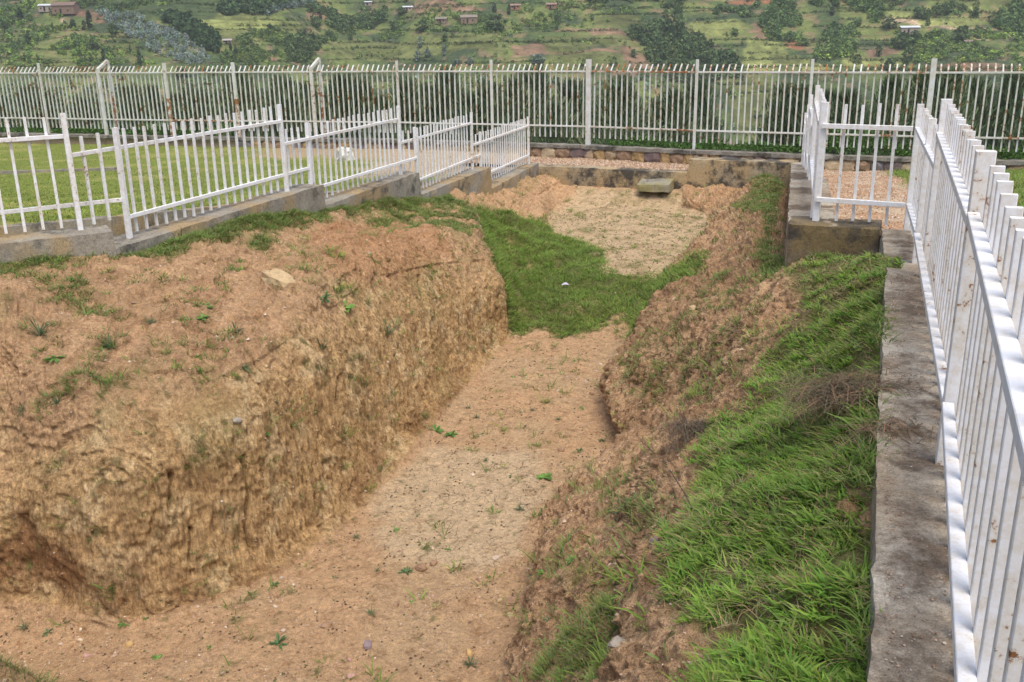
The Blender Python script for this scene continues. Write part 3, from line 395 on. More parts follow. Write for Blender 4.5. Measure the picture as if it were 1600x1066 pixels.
# ---------------------------------------------------------------- square-tube fences
def tube_mesh(name,mat,ch=.12):
    c=ch*.5; r=[(-.5+c,-.5),(.5-c,-.5),(.5,-.5+c),(.5,.5-c),(.5-c,.5),(-.5+c,.5),(-.5,.5-c),(-.5,-.5+c)]
    v=[(x,y,z) for z in(0,1) for x,y in r]; f=[[i,(i+1)%8,(i+1)%8+8,i+8] for i in range(8)]+[list(range(7,-1,-1)),list(range(8,16))]
    return mesh(name,v,f,mat,smooth=False)
TUBE={m.name:tube_mesh('square_tube',m) for m in(PAINT,PAINTF,RUST)}
def bar(name,p,q,w,d,parent,mat,side):
    """square tube from p to q; w along `side` cross direction, d the other"""
    p=Vector([float(c) for c in p]);q=Vector([float(c) for c in q]);z=(q-p); L=z.length; z.normalize()
    s=Vector((side[0],side[1],0)); x=(s-z*s.dot(z)).normalized(); y=z.cross(x)
    o=bpy.data.objects.new(name,TUBE[mat.name]); COL.objects.link(o)
    m=Matrix(((x.x*w,y.x*d,z.x*L,p.x),(x.y*w,y.y*d,z.y*L,p.y),(x.z*w,y.z*d,z.z*L,p.z),(0,0,0,1)))
    if parent: o.parent=parent; m=Matrix.Translation(-parent.location)@m
    o.matrix_basis=m
    return o
def jit(s): return rng.uniform(-s,s)
def pickets(parent,p,q,zb,zt,sp,mat,off,w=.028,d=None,both=False,name='picket'):
    p=np.array(p,float);q=np.array(q,float);L=np.linalg.norm(q-p);t=(q-p)/L;n=np.array([t[1],-t[0]])*off
    k=max(1,int(round(L/sp)));
    for i in range(1-(1 if both else 0),k+(1 if both else 0)):
        c=p+t*(L*i/k)+n; l=t*jit(.012)
        bar(name,(*c,zb+jit(.012)),(*(c+l),zt+jit(.012)),w,d or w,parent,mat,t)
def rail(parent,p,q,z,h,w,mat,over=0,off=0):
    p=np.array(p,float);q=np.array(q,float);t=(q-p)/np.linalg.norm(q-p);n=np.array([t[1],-t[0]])
    a=p-t*over+n*off;b=q+t*over+n*off
    return bar('rail',(*a,z),(*b,z),w,h,parent,mat,n)
def post(parent,p,z,h,w,mat,t,lean=(0,0),name='post'):
    return bar(name,(p[0],p[1],z),(p[0]+lean[0],p[1]+lean[1],z+h),w,w,parent,mat,t)
def stepped(parent,levels,away,w_post,w_pick,w_rail,sp=.168,H=1.15,rt=.93,rb=.22,mat=PAINT):
    """levels: (first post xy, last post xy, z of the coping). away=+-1 puts pickets beyond the rails"""
    for i,(p,q,z) in enumerate(levels):
        p=np.array(p,float);q=np.array(q,float);t=(q-p)/np.linalg.norm(q-p); off=away*(w_rail*.5+w_pick*.5+.001)
        post(parent,p,z-.04,H+.04,w_post,mat,t,(jit(.02),jit(.01))); post(parent,q,z-.04,H+.04,w_post,mat,t,(jit(.02),jit(.01)))
        pv=levels[i-1][1] if i>0 else None; nx=levels[i+1][0] if i<len(levels)-1 else None
        rail(parent,pv if pv is not None else p,q,z+rt,w_rail,w_rail,mat,-w_post*.5)
        rail(parent,p,nx if nx is not None else q,z+rb,w_rail,w_rail,mat,-w_post*.5)
        pickets(parent,p,q,z+.03,z+H-.03,sp,mat,off,w_pick)
        if nx is not None: pickets(parent,q,nx,z+.03,levels[i+1][2]+H-.04,sp,mat,off,w_pick)
fl_=thing('left_picket_fence','white painted steel picket fence stepping down along the left side of the trench','fence',(-3.4,11.7,-2.05))
stepped(fl_,[((-7.9,7.42),(-4.34,9.60),-1.86),((-4.05,10.08),(-3.02,13.05),-2.05),((-2.83,13.7),(-1.86,16.55),-2.35),((-1.62,17.05),(-.76,20.0),-2.75),((-.60,20.55),(.49,24.0),-3.2)],-1,.05,.027,.04)
fr=thing('right_picket_fence','white painted steel fence passing close beside the camera on the right, rust spotted','fence',(1.7,3.5,-1.6))
NP=(1.63,3.36)
d_=np.array([.37,.929])
post(fr,(.40,.36),-1.62,1.2,.065,PAINT,d_); 
rail(fr,(.40,.36),(1.61,3.30),-1.58+.93,.036,.04,PAINT,0); rail(fr,(.40,.36),(1.61,3.30),-1.58+.22,.036,.04,PAINT,0)
pickets(fr,(.40,.36),(1.61,3.30),-1.555,-.46,.168,PAINT,.042,.030,.044)
post(fr,(1.655,3.36),-1.62,1.19,.065,PAINT,d_)
rail(fr,(1.66,3.40),(2.75,6.22),-1.62+.93,.036,.04,PAINT,0); rail(fr,(1.66,3.40),(2.80,6.5),-1.62+.22,.036,.04,PAINT,0)
pickets(fr,(1.66,3.40),(2.74,6.2),-1.595,-.49,.168,PAINT,.042,.030,.044)
post(fr,(2.78,6.24),-1.66,1.19,.065,PAINT,d_)
post(fr,(3.30,7.62),-1.90,1.18,.06,PAINT,d_)
rail(fr,(2.82,6.32),(3.76,8.98),-1.87+.93,.036,.038,PAINT,0,.0); rail(fr,(3.31,7.66),(3.76,8.98),-1.87+.22,.045,.045,PAINT,0)
pickets(fr,(2.80,6.3),(3.28,7.6),-1.60,-.75,.168,PAINT,.038,.03,.037); pickets(fr,(3.31,7.66),(3.76,8.98),-1.84,-.75,.168,PAINT,.038,.03,.037)
post(fr,(3.79,9.03),-1.90,1.18,.06,PAINT,d_)
fc=thing('cross_picket_fence','short white fence panel crossing the corner on the right, four pickets between posts','fence',(3.4,9.25,-1.87))
g0=np.array([3.05,9.46]);g1=np.array([3.76,9.06]);tg=(g1-g0)/np.linalg.norm(g1-g0)
post(fc,g0,-1.90,1.18,.062,PAINT,tg)
rail(fc,g0,g1,-1.87+.93,.045,.04,PAINT,0,-.0+.045); rail(fc,g0,g1,-1.87+.22,.045,.04,PAINT,0,.045)
pickets(fc,g0+tg*.04,g1,-1.85,-.73,.155,PAINT,-.005,.026)
fe=thing('receding_picket_fence','white picket fence seen edge-on behind the corner post, stepping down beside the gravel strip','fence',(4.5,15,-2.5))
RX=lambda y:RWX(y)+.25
yy=[(9.62,12.1),(12.7,15.3),(15.9,18.5),(19.1,21.4)]
stepped(fe,[((RX(a_),a_),(RX(b_),b_),z_) for (a_,b_),z_ in zip(yy,zs)],1,.055,.03,.045)
# tall boundary fence
ff=thing('boundary_fence','tall white steel fence with bent tips along the far edge, posts streaked with rust','fence',(0,29,-3.25))
FP=[np.array(p,float) for p in FARP]
def bent_mesh(mat):
    w=.5; v=[];r=[(-w,-w),(w,-w),(w,w),(-w,w)]
    for (z,yo) in((0,0),(1,0),(1.10,.19/.038)): 
        v+=[(x,y+yo,z-(0 if z<1.01 else 0)) for x,y in r]
    f=[[i,(i+1)%4,(i+1)%4+4,i+4] for i in range(4)]+[[i+4,(i+1)%4+4,(i+1)%4+8,i+8] for i in range(4)]+[[3,2,1,0],[8,9,10,11]]
    return v,f
bv,bf=bent_mesh(None); half=[1 if i in(4,5,6,7,9) else 0 for i in range(10)]
BENT=[mesh('bent_picket',bv,bf,smooth=False,mats=[PAINTF,PAINTF],mi=[0]*10),mesh('bent_picket_rusty_tip',bv,bf,smooth=False,mats=[PAINTF,RUST],mi=half)]
for i in range(len(FP)-1):
    p,q=FP[i],FP[i+1]; L=np.linalg.norm(q-p); t=(q-p)/L; n=np.array([-t[1],t[0]])  # n points away
    z=-3.25
    for zz_ in(z+.50,z+2.05): 
        m_=RUST if (i,zz_>-2) in((3,False),(8,True)) else PAINTF
        rail(ff,p,q,zz_,.045,.045,m_,-.03)
    k=int(round(L/.172))
    for j in range(1,k):
        c=p+t*(L*j/k)+n*.045; h=1.89
        o=obj('picket',BENT[1] if rng.rand()<(.62 if i>7 else .42) else BENT[0],ff)
        o.matrix_basis=Matrix.Translation(-ff.location)@Matrix(((t[0]*.036,n[0]*.036,t[0]*jit(.015),c[0]),(t[1]*.036,n[1]*.036,t[1]*jit(.015),c[1]),(0,0,h+jit(.01),z+.17),(0,0,0,1)))
for i,p in enumerate(FP):
    t=(FP[min(i+1,len(FP)-1)]-FP[max(i-1,0)]); t/=np.linalg.norm(t); n=np.array([-t[1],t[0]])
    big=i in(2,5,8,11)
    h=2.38 if i not in(8,) else 2.42
    if i in(2,5):
        post(ff,p,-3.29,2.22,.10,PAINTF,t); b2=p+n*.42+t*.1
        post(ff,b2,-3.4,1.55,.085,RUST,t); post(ff,b2,-1.85,1.05,.085,PAINTF,t)
        bar('brace',(*p,-1.10),(*b2,-.82),.085,.10,ff,PAINTF,t)
    elif i in(8,11): post(ff,p,-3.29,2.42,.13,PAINTF,t); 
    elif i in(3,4): post(ff,p,-3.29,1.25,.095,RUST,t); post(ff,p,-2.04,1.15,.095,PAINTF,t)
    else: post(ff,p,-3.29,h+.04,.07,PAINTF,t)
# ---------------------------------------------------------------- stone footing of the boundary fence
sw=thing('rubble_stone_wall','low wall of ochre and purple stones with concrete coping beneath the tall fence','wall',(0,28,-3.5))
mort=plain_mat('mortar',(.30,.23,.15),.95,.3,20)
cop=concrete_mat('coping_grey',(.27,.25,.21),(.20,.18,.15),(.085,.08,.07),None,.50)
for i in range(len(FP)-1):
    p,q=FP[i],FP[i+1]
    lpart('coping',strip(p,q,-.18,.24,-3.37,-3.265,res=.15,seed=40+i,amp=.012,chip=.03),cop,sw)
    lpart('footing',strip(p,q,-.12,.14,-4.6,-3.372,res=.3,seed=60+i),mort,sw)
smats=[plain_mat('stone_'+k,c,.85,.3,7,.5) for k,c in(('ochre',(.37,.25,.12)),('tan',(.36,.27,.17)),('brown',(.27,.18,.115)),('purple',(.19,.14,.13)),('grey',(.19,.17,.17)),('cream',(.46,.36,.23)))]
def stone_verts(seed,sub=2,sharp=.3):
    r_=np.random.RandomState(seed); g=np.linspace(-1,1,sub+2); V={};Fs=[];vs=[]
    def idx(p):
        k=tuple(np.round(p,4)); 
        if k not in V: V[k]=len(vs); vs.append(p)
        return V[k]
    m=sub+1
    for ax in range(3):
        for s in(-1,1):
            for i in range(m):
                for j in range(m):
                    q=[]
                    for (di,dj) in((0,0),(1,0),(1,1),(0,1)):
                        p=np.zeros(3); p[ax]=s; p[(ax+1)%3]=g[i+di]; p[(ax+2)%3]=g[j+dj]; q.append(idx(p))
                    Fs.append(q if s>0 else q[::-1])
    v=np.array(vs); sph=v/np.linalg.norm(v,axis=1,keepdims=True); v=v*(1-.8)+sph*.8*1.2
    v=v+r_.uniform(-1,1,v.shape)*.11; v+=.26*np.stack([noise(v[:,0]*1.3+seed,v[:,1]*1.3,v[:,2]*1.3,seed+k) for k in range(3)],1)
    return v*.62,Fs
STM=[]
for m_ in smats:
    L_=[]
    for s in range(3): v,f=stone_verts(s+7*len(STM)); L_.append(mesh('wall_stone',v,f,m_,smooth=False))
    STM.append(L_)
for i in range(4,len(FP)-2):
    p,q=FP[i],FP[i+1]; L=np.linalg.norm(q-p); t=(q-p)/L; s=0
    while s<L:
        wd=rng.uniform(.24,.52); c=p+t*(s+wd/2)+np.array([t[1],-t[0]])*.115
        o=obj('stone',STM[rng.choice(6,p=[.24,.27,.2,.13,.08,.08])][rng.randint(3)],sw)
        o.matrix_basis=Matrix.Translation(-sw.location)@Matrix.Translation((c[0],c[1],-3.53+jit(.02)))@Matrix.Rotation(math.atan2(t[1],t[0]),4,'Z')@Matrix.Diagonal((wd*.80,.16,.27,1))
        s+=wd
# ---------------------------------------------------------------- terraces beside and behind the trench
FX=np.array([p[0] for p in FP]);FY=np.array([p[1] for p in FP]); fyl=lambda x:np.interp(x,FX,FY)
rl=np.array([(-9.5,9.2),(-4.85,11.6),(-3.75,14.7),(-2.45,18.9),(-1.6,21.6)])   # kerb of the lawn
def xl(y): return np.where(y<9.6,-4.34-(9.6-y)*1.63,np.where(y<24.2,-4.34+(y-9.6)*.3315,.5))
def zl(y): return np.interp(y,[6,9,11.6,14.7,18.9,24,27,36],[-2.05,-2.06,-2.12,-2.5,-2.93,-3.33,-3.55,-3.62])
yv=np.linspace(6,36,260); uu=np.linspace(0,1,200)**1.5
Yg=np.repeat(yv[:,None],200,1); Xr=xl(yv)[:,None]-.2; Xg=Xr-uu[None]*26
kx=np.interp(Yg,rl[:,1],rl[:,0]); low=ss(-.12,.0,Xg-kx)*ss(22.2,20.8,Yg)
Zg=zl(Yg)-.26*low+.03*fbm(Xg*.8,Yg*.8,None,3,seed=90)+.012*fbm(Xg*6,Yg*6,None,2,seed=91)
fy=fyl(Xg); over=Yg>fy-.1; Yg2=np.where(over,fy-.1,Yg)
nn=fbm(Xg*1.5,Yg*1.5,None,4,seed=92)
gcol=np.ones(Xg.shape+(3,))*C(.17,.20,.045)
gcol=lay(gcol,C(.25,.25,.075),ss(0,.5,nn)); gcol=lay(gcol,C(.36,.27,.15),ss(3.2,2.4,fy-Yg+nn*.6)*ss(-8.5,-7,Xg))
tanm=ss(21.5,23.0,Yg+nn*.8)*ss(-4.2,-3.0,Xg+nn*.5); gcol=lay(gcol,C(.42,.32,.21),tanm); gcol=lay(gcol,C(.36,.29,.17),low*ss(.1,.5,nn)*.8)
lawnmask=(1-tanm)*(1-ss(3.2,2.4,fy-Yg+nn*.6)*ss(-8.5,-7,Xg))*(1-.5*low)
LG=np.stack([Xg,Yg2,Zg],-1)
structure(obj('lawn_terrace',mesh('lawn_terrace',LG.reshape(-1,3),grid_faces(*Xg.shape),GRND,gcol.reshape(-1,3))))
ke=thing('lawn_kerb','low concrete retaining edge of the lawn seen through the left fence','kerb',(-4,14,-2.5))
kz=[-2.08,-2.10,-2.46,-2.88,-3.2]
for i in range(4): lpart('kerb_stone',strip(rl[i],rl[i+1],-.16,0,-3.4 if i<3 else -3.6,max(kz[i],kz[i+1]),tilt=[kz[i],kz[i+1],kz[i+1],kz[i]],seed=80+i,res=.12),CONL,ke)
k2=thing('garden_edging','thin grey concrete edging line across the far lawn on the left','kerb',(-14,26,-3.4))
lpart('edging_stone',strip((-22,25.2),(-10.5,26.4),-.12,0,-3.7,-3.42,res=.2,seed=88),CONL,k2)
# gravel path between end wall and stone wall, and the ground right of the trench
def wallback(x): return np.where(x<4.2,24.72-(x-.62)*.466,23.3-(x-4.2)*.42)
xv=np.linspace(-1.2,16,190); vv=np.linspace(0,1,40); Xg=np.repeat(xv[None],40,0); y0=wallback(xv)-.1; y0=np.where(xv>6.3,np.minimum(y0,22.3),y0); y1=fyl(xv)-.1
Yg=y0+(y1-y0)*vv[:,None]; Zg=-3.33-.33*ss(0,1,vv)[:,None]+.02*fbm(Xg*3,Yg*3,None,3,seed=95)
nn=fbm(Xg*5,Yg*5,None,3,seed=96); gc=np.ones(Xg.shape+(3,))*C(.46,.36,.25); gc=lay(gc,C(.38,.26,.16),ss(-.1,.4,nn)); gc=lay(gc,C(.15,.17,.05),ss(8.6,9.4,Xg+nn*.3))
PG=np.stack([Xg,Yg,Zg],-1); structure(obj('gravel_path',mesh('gravel_path',PG.reshape(-1,3),grid_faces(*Xg.shape),GRND,gc.reshape(-1,3))))
yv=np.linspace(-3,22.7,300); uu=np.linspace(0,1,150)**1.4; xr=np.where(yv<9.2,np.interp(yv,[-3,3.2,6.4,9.2],[-.45,1.75,3.05,4.0]),RWX(yv)+.36)
Yg=np.repeat(yv[:,None],150,1); Xg=xr[:,None]+uu[None]*22; Zg=np.interp(Yg,[-3,6.3,8.5,10,22.6],[-1.63,-1.68,-1.93,-2.0,-3.34])+.03*fbm(Xg*2,Yg*2,None,3,seed=98)+.012*fbm(Xg*9,Yg*9,None,2,seed=99)
nn=fbm(Xg*3,Yg*3,None,4,seed=97); gc=np.ones(Xg.shape+(3,))*C(.40,.25,.15); gc=lay(gc,C(.46,.35,.24),ss(-.1,.4,nn)); gr=ss(0,.25,Xg+nn*.2-(4.75+(Yg-10)*.315))*ss(6,8,Yg); gc=lay(gc,C(.15,.18,.045),gr)
RG=np.stack([Xg,Yg,Zg],-1); structure(obj('gravel_strip',mesh('gravel_strip',RG.reshape(-1,3),grid_faces(*Xg.shape),GRND,gc.reshape(-1,3)))); RGm=gr
# ---------------------------------------------------------------- valley and opposite hillside
uv=np.linspace(-1.0,1.0,620); yv=np.concatenate([np.linspace(25,70,24)[:-1],np.linspace(70,350,70)[:-1],np.linspace(350,520,300)[:-1],np.linspace(520,1500,70)])
Ug,Yg=np.meshgrid(uv,yv); Xg=Ug*np.maximum(Yg,32); Zg=hill_z(Xg,Yg)
Zg=np.where(Yg<24.0,Zg,Zg); fyh=fyl(np.clip(Xg,-19,15))+.25; Yh=np.where(Yg<fyh,fyh,Yg); Zg=np.where(Yg<fyh,-3.7,Zg)
nh=fbm(Xg/14,Yg/14,None,5,seed=120); nh2=fbm(Xg/4,Yg/4,None,3,seed=121)
hc=np.ones(Xg.shape+(3,))*C(.105,.14,.048); hc=lay(hc,C(.165,.195,.062),ss(-.1,.4,nh)); hc=lay(hc,C(.055,.08,.04),ss(.0,.5,-nh+.4*nh2)*.9)
hc=lay(hc,C(.27,.19,.11),ss(.35,.6,nh2+.3*nh)*.6)
FC={'wood':C(.07,.10,.04),'green':C(.155,.17,.06),'pale':C(.25,.27,.09),'brown':C(.26,.165,.105),'red':C(.33,.15,.08),'sand':C(.50,.36,.24)}
for k,pl in FIELDS:
    m_=inpoly(Xg+1.2*nh2,Yg+1.2*nh,pl).astype(float); hc=lay(hc,FC[k]*(.90+.30*nh2[...,None]+.2*nh[...,None]),m_*.92)
# terrace risers across the slope
tr=np.sin(Zg*1.9+1.5*nh); hc=lay(hc,C(.10,.10,.05),ss(.93,.985,tr)*ss(360,380,Yg)*.6)
Zg=Zg+np.where(Yg>365,.5*ss(.5,1,tr),0)
structure(obj('hillside',mesh('hillside',np.stack([Xg,Yh,Zg],-1).reshape(-1,3),grid_faces(*Xg.shape),HILLM,hc.reshape(-1,3))))
# ---------------------------------------------------------------- grass and leaves
def unit(v): return v/(np.linalg.norm(v,axis=-1,keepdims=True)+1e-9)
def tufted(pos,nrm,L,w,cols,k,spread=.012):
    """group blades into rosettes of k"""
    m=len(pos)//k; a=(np.arange(k)[None]*2*np.pi/k+rng.uniform(0,6.28,(m,1))+rng.uniform(-.5,.5,(m,k))).ravel(); r=lambda v:np.repeat(v[:m],k,0)
    P_=r(pos)+np.stack([np.cos(a),np.sin(a),a*0],1)*spread*rng.uniform(.2,1.5,(m*k,1)); tl=np.repeat(rng.uniform(.6,1.35,m),k)
    return P_,r(nrm),L[:m*k]*tl,w[:m*k],(r(cols)*.6+cols[:m*k]*.4),a
def blades(name,pos,nrm,L,w,cols,lean=.55,bend=.5,segs=3,mat=None,upw=.8,tuft=0,spread=.012):
    th=None
    if tuft: pos,nrm,L,w,cols,th=tufted(pos,nrm,L,w,cols,tuft,spread)
    N=len(pos); th=rng.uniform(0,2*np.pi,N) if th is None else th; h=np.stack([np.cos(th),np.sin(th),np.zeros(N)],1)
    d=unit(nrm*.18+np.array([0,0,upw])+h*(lean*rng.uniform(.2,1.2,N))[:,None])
    ph=th+rng.uniform(.7,2.44,N)*rng.choice([-1,1],N); sd=np.stack([np.cos(ph),np.sin(ph),rng.uniform(-.3,.3,N)],1); sd=unit(sd-d*(sd*d).sum(1)[:,None])
    V=[];Cc=[]
    for s in range(segs+1):
        t=s/segs; c=pos+d*(L*t)[:,None]+h*(L*bend*t*t*.5)[:,None]; c=c.copy(); c[:,2]-=L*bend*t*t*.45
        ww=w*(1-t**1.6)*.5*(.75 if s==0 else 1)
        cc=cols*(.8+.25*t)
        if s<segs: V+= [c-sd*ww[:,None],c+sd*ww[:,None]]; Cc+=[cc,cc]
        else: V.append(c); Cc.append(cc)
    nv=2*segs+1; V=np.stack(V,1).reshape(-1,3); Cc=np.stack(Cc,1).reshape(-1,3); b=(np.arange(N)*nv)[:,None]
    q=[b+np.array([[2*s,2*s+1,2*s+3,2*s+2]]) for s in range(segs-1)]; tri=b+np.array([[2*segs-2,2*segs-1,2*segs]])
    return mesh(name,V,([np.concatenate(q)] if q else [])+[tri],mat or GRASS,Cc)
def sample(Pg,Ng,dens,N):
    a=np.linalg.norm(np.cross(Pg[1:,:-1]-Pg[:-1,:-1],Pg[:-1,1:]-Pg[:-1,:-1]),axis=-1); d=dens[:-1,:-1]*a; d=d.ravel().clip(0); cs=np.cumsum(d); k=np.searchsorted(cs,rng.rand(N)*cs[-1]).clip(0,len(d)-1)
    i,j=np.unravel_index(k,a.shape); s=rng.rand(N,1);t=rng.rand(N,1)
    p=Pg[i,j]*(1-s)*(1-t)+Pg[i+1,j]*s*(1-t)+Pg[i,j+1]*(1-s)*t+Pg[i+1,j+1]*s*t; return p,Ng[i,j],i,j
def gcols(N,base,var=.3,dry=.06,p=None,sc=2.):
    c=np.array(base)*np.ones((N,3))*(1+var*rng.uniform(-1,1,(N,1))); c[:,0]*=1+.25*rng.uniform(-1,1,N)
    if p is not None: c*=(1+.28*fbm(p[:,0]*sc,p[:,1]*sc,None,3,seed=200))[:,None]
    m=rng.rand(N)<dry; c[m]=np.array([.42,.33,.17])*rng.uniform(.6,1.1,(m.sum(),1)); return c
clump=fbm(X*3.5,Y*3.5,Z*3.5,3,seed=130); clump2=fbm(X*9,Y*9,Z*9,2,seed=131)
# lush turf along the coping
dn=GM['lush']*ss(-.35,.15,clump+.25+.3*clump2)*(1/(.35+(P[...,1]/6)**2))*ss(.0,.5,RV-.6); N=66000; p,n,i,j=sample(P,PN,dn,N)
near=np.clip(1-(p[:,1]-2)/8,0,1)
L=rng.uniform(.025,.078,N)*(.85+.55*clump[i,j]+.2*clump2[i,j]).clip(.4,1.5); cl=gcols(N,(.185,.315,.05),.5,.08,p,3.5)
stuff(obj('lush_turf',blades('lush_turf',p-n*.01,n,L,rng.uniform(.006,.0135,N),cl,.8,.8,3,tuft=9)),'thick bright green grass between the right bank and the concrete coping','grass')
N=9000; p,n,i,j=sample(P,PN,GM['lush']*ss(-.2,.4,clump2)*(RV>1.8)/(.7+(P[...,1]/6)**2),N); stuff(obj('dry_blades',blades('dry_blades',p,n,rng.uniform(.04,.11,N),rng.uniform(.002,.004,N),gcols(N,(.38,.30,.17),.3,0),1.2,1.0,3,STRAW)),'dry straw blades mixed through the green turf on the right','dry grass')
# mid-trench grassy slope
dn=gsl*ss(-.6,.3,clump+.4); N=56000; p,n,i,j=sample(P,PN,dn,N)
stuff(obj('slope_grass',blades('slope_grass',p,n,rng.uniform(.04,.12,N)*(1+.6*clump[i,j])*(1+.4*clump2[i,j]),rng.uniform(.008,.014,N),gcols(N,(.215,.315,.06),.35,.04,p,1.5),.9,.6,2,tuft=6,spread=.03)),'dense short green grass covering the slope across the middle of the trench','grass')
# sparse tufts on the banks
dn=(1.5*GM['ledge']*(ss(-.15,.5,clump+.15)+1.5*ss(.5,.1,CU))+1.0*GM['upright']*ss(-.4,.4,clump+.2)+.6*GM['farbank']*ss(-.3,.4,clump)+.16*GM['basin']*ss(0,.5,clump2)+.30*GM['rbank']*ss(.05,.4,clump)+.28*GM['spur']*ss(.15,.5,clump)+.9*GM['dry']*ss(-.1,.4,clump)
    +.55*GM['upleft']*ss(.1,.4,clump)+.25*GM['redslope']*ss(.25,.5,clump)+.10*face*ss(.3,.5,clump)+.012*(1-floor)*ss(.3,.6,clump2)*ss(.3,.9,CU)+.0015*floor*ss(.3,.7,clump2))
dn=dn*(1-.9*GM['hollow']); N=100000; p,n,i,j=sample(P,PN,dn,N); sc=np.interp(p[:,1],[3,10,24],[.7,1.1,1.5])
stuff(obj('sparse_bank_grass',blades('sparse_bank_grass',p,n,rng.uniform(.025,.075,N)*sc,rng.uniform(.004,.009,N)*sc,gcols(N,(.225,.31,.08),.35,.15,p),.9,.6,2,tuft=7,spread=.02)),'thin patchy grass growing on the bare earth banks of the trench','grass')
# mound in the near left corner
m_=np.exp(-(((P[...,0]+3.35)/.50)**2+((P[...,1]-4.95)/.42)**2))*(P[...,2]>-4.2); N=3500; p,n,i,j=sample(P,PN,m_*(CU>3.9),N)
stuff(obj('mound_grass',blades('mound_grass',p,n,rng.uniform(.03,.09,N),rng.uniform(.003,.006,N),gcols(N,(.12,.18,.045),.35,.35),.9,.7,3)),'tangle of green and dry grass on the mound at the near left corner','grass')
# lawns
LN=grid_normals(LG); N=68000; dn=lawnmask/(.4+(LG[...,1]/14)**2)*(LG[...,0]>-19); p,n,i,j=sample(LG,np.abs(LN),dn,N); 
stuff(obj('lawn_grass',blades('lawn_grass',p,n,rng.uniform(.03,.08,N),rng.uniform(.010,.02,N),gcols(N,(.25,.33,.06),.3,.05,p,.7),.8,.5,2)),'short yellow-green lawn beyond the left fence','lawn')
N=16000; p,n,i,j=sample(RG,np.abs(grid_normals(RG)),RGm*(RG[...,0]<13)*(RG[...,1]>7),N)
stuff(obj('right_lawn_grass',blades('right_lawn_grass',p,n,rng.uniform(.05,.14,N),rng.uniform(.010,.02,N),gcols(N,(.23,.32,.06),.3,.06,p,1),.8,.5,2)),'green grass beyond the fences on the right','lawn')
# ---------------------------------------------------------------- weeds on bare ground
def leafs(N,R,wd,up_,droop,colr,seed,segs=2):
    r_=np.random.RandomState(seed); V=[];F=[];Cc=[]
    for k in range(N):
        a_=2*np.pi*k/N+r_.uniform(-.3,.3); L=R*r_.uniform(.55,1.1); el=up_*r_.uniform(.3,1.3); h=np.array([np.cos(a_),np.sin(a_),0]); s=np.array([-np.sin(a_),np.cos(a_),0]); b=len(V); c=np.array(colr)*r_.uniform(.7,1.25)
        for t,wf in((0,.15),(.35,.8),(.7,1.),(1,.05)):
            q=h*L*t+np.array([0,0,L*(el*t-droop*t*t)]); V+=[q-s*wd*wf*.5+[0,0,.15*wd*wf],q+[0,0,-.12*wd*wf],q+s*wd*wf*.5+[0,0,.15*wd*wf]]; Cc+=[c*.9,c*.8,c]
        for s_ in range(3): F+=[[b+3*s_,b+3*s_+1,b+3*s_+4,b+3*s_+3],[b+3*s_+1,b+3*s_+2,b+3*s_+5,b+3*s_+4]]
    return np.array(V),F,np.array(Cc)
WM=[]
for s,(nl,wd,u_,dr,cc) in enumerate([(9,.30,.5,.3,(.14,.28,.07)),(12,.22,.8,.35,(.12,.22,.09)),(7,.36,.35,.15,(.16,.30,.07)),(16,.10,1.2,.4,(.12,.20,.10))]):
    v,f,c=leafs(nl,1,wd,u_,dr,cc,s); v2,f2,c2=leafs(max(4,nl//2),.6,wd*.8,u_*2,dr,np.array(cc)*1.2,s+50)
    v=np.concatenate([v,v2+[0,0,.05]]); f=f+[[i+len(v)-len(v2) for i in q] for q in f2]; WM.append(mesh('weed',v,f,LEAF,np.concatenate([c,c2])))
for r,c,s in WEEDS:
    p,n=surf(r,c); k=rng.randint(4) if s<13 or rng.rand()<.5 else 3
    dist=p[1]*.95+1.3; R=s*.5*dist/1500*2.5
    fl0=3.95<c<7.05
    o=obj('weed',WM[k],None,p-n*.005,(jit(.2),jit(.2),rng.uniform(0,6.28)),(R,R,R*rng.uniform(.8,1.2)))
    lab='small green weed sprouting from the bare trench floor' if fl0 else ('grey-green weed clinging to the left earth bank' if c<4 else 'small green weed on the right earth bank')
    tag(o,lab,'weed','weeds on the '+('trench floor' if fl0 else 'left bank' if c<4 else 'right bank'))
# ---------------------------------------------------------------- loose stones
scol={'tan':(.47,.34,.19),'grey':(.30,.26,.21),'brown':(.32,.20,.12),'purple':(.25,.19,.19),'pink':(.45,.27,.22),'pale':(.55,.42,.32),'ochre':(.48,.31,.13),'cream':(.60,.50,.37)}
SM={k:plain_mat('loose_stone_'+k,v,.85,.25,18,.4) for k,v in scol.items()}
nm={}
for q,(r,c,s,k) in enumerate(STONES):
    p,n=surf(r,c); R=s*.5*(p[1]*.95+1.3)/1500; v,f=stone_verts(100+q,1 if s<12 else 2)
    where='on the left bank' if c<3.9 else 'on the right bank' if c>7.1 else 'on the near trench floor' if r<5 else 'on the trench floor further in'
    size='large' if s>=18 else 'medium' if s>=12 else 'small'; key=(size,k,where); nm[key]=nm.get(key,0)+1
    sc=(R*1.35,R*1.0,R*.85) if s!=44 else (R*1.9,R*1.0,R*1.0)
    o=obj('stone',mesh('stone',v,f,SM[k],smooth=False),None,p+n*R*.18,(jit(.4),jit(.4) if s!=44 else .45,rng.uniform(0,3.14) if s!=44 else -.35),sc)
    shp='long rounded ' if s==44 else ''
    tag(o,'%s %s%s stone lying %s'%(size,shp,k,where),'stone','loose stones in the trench')
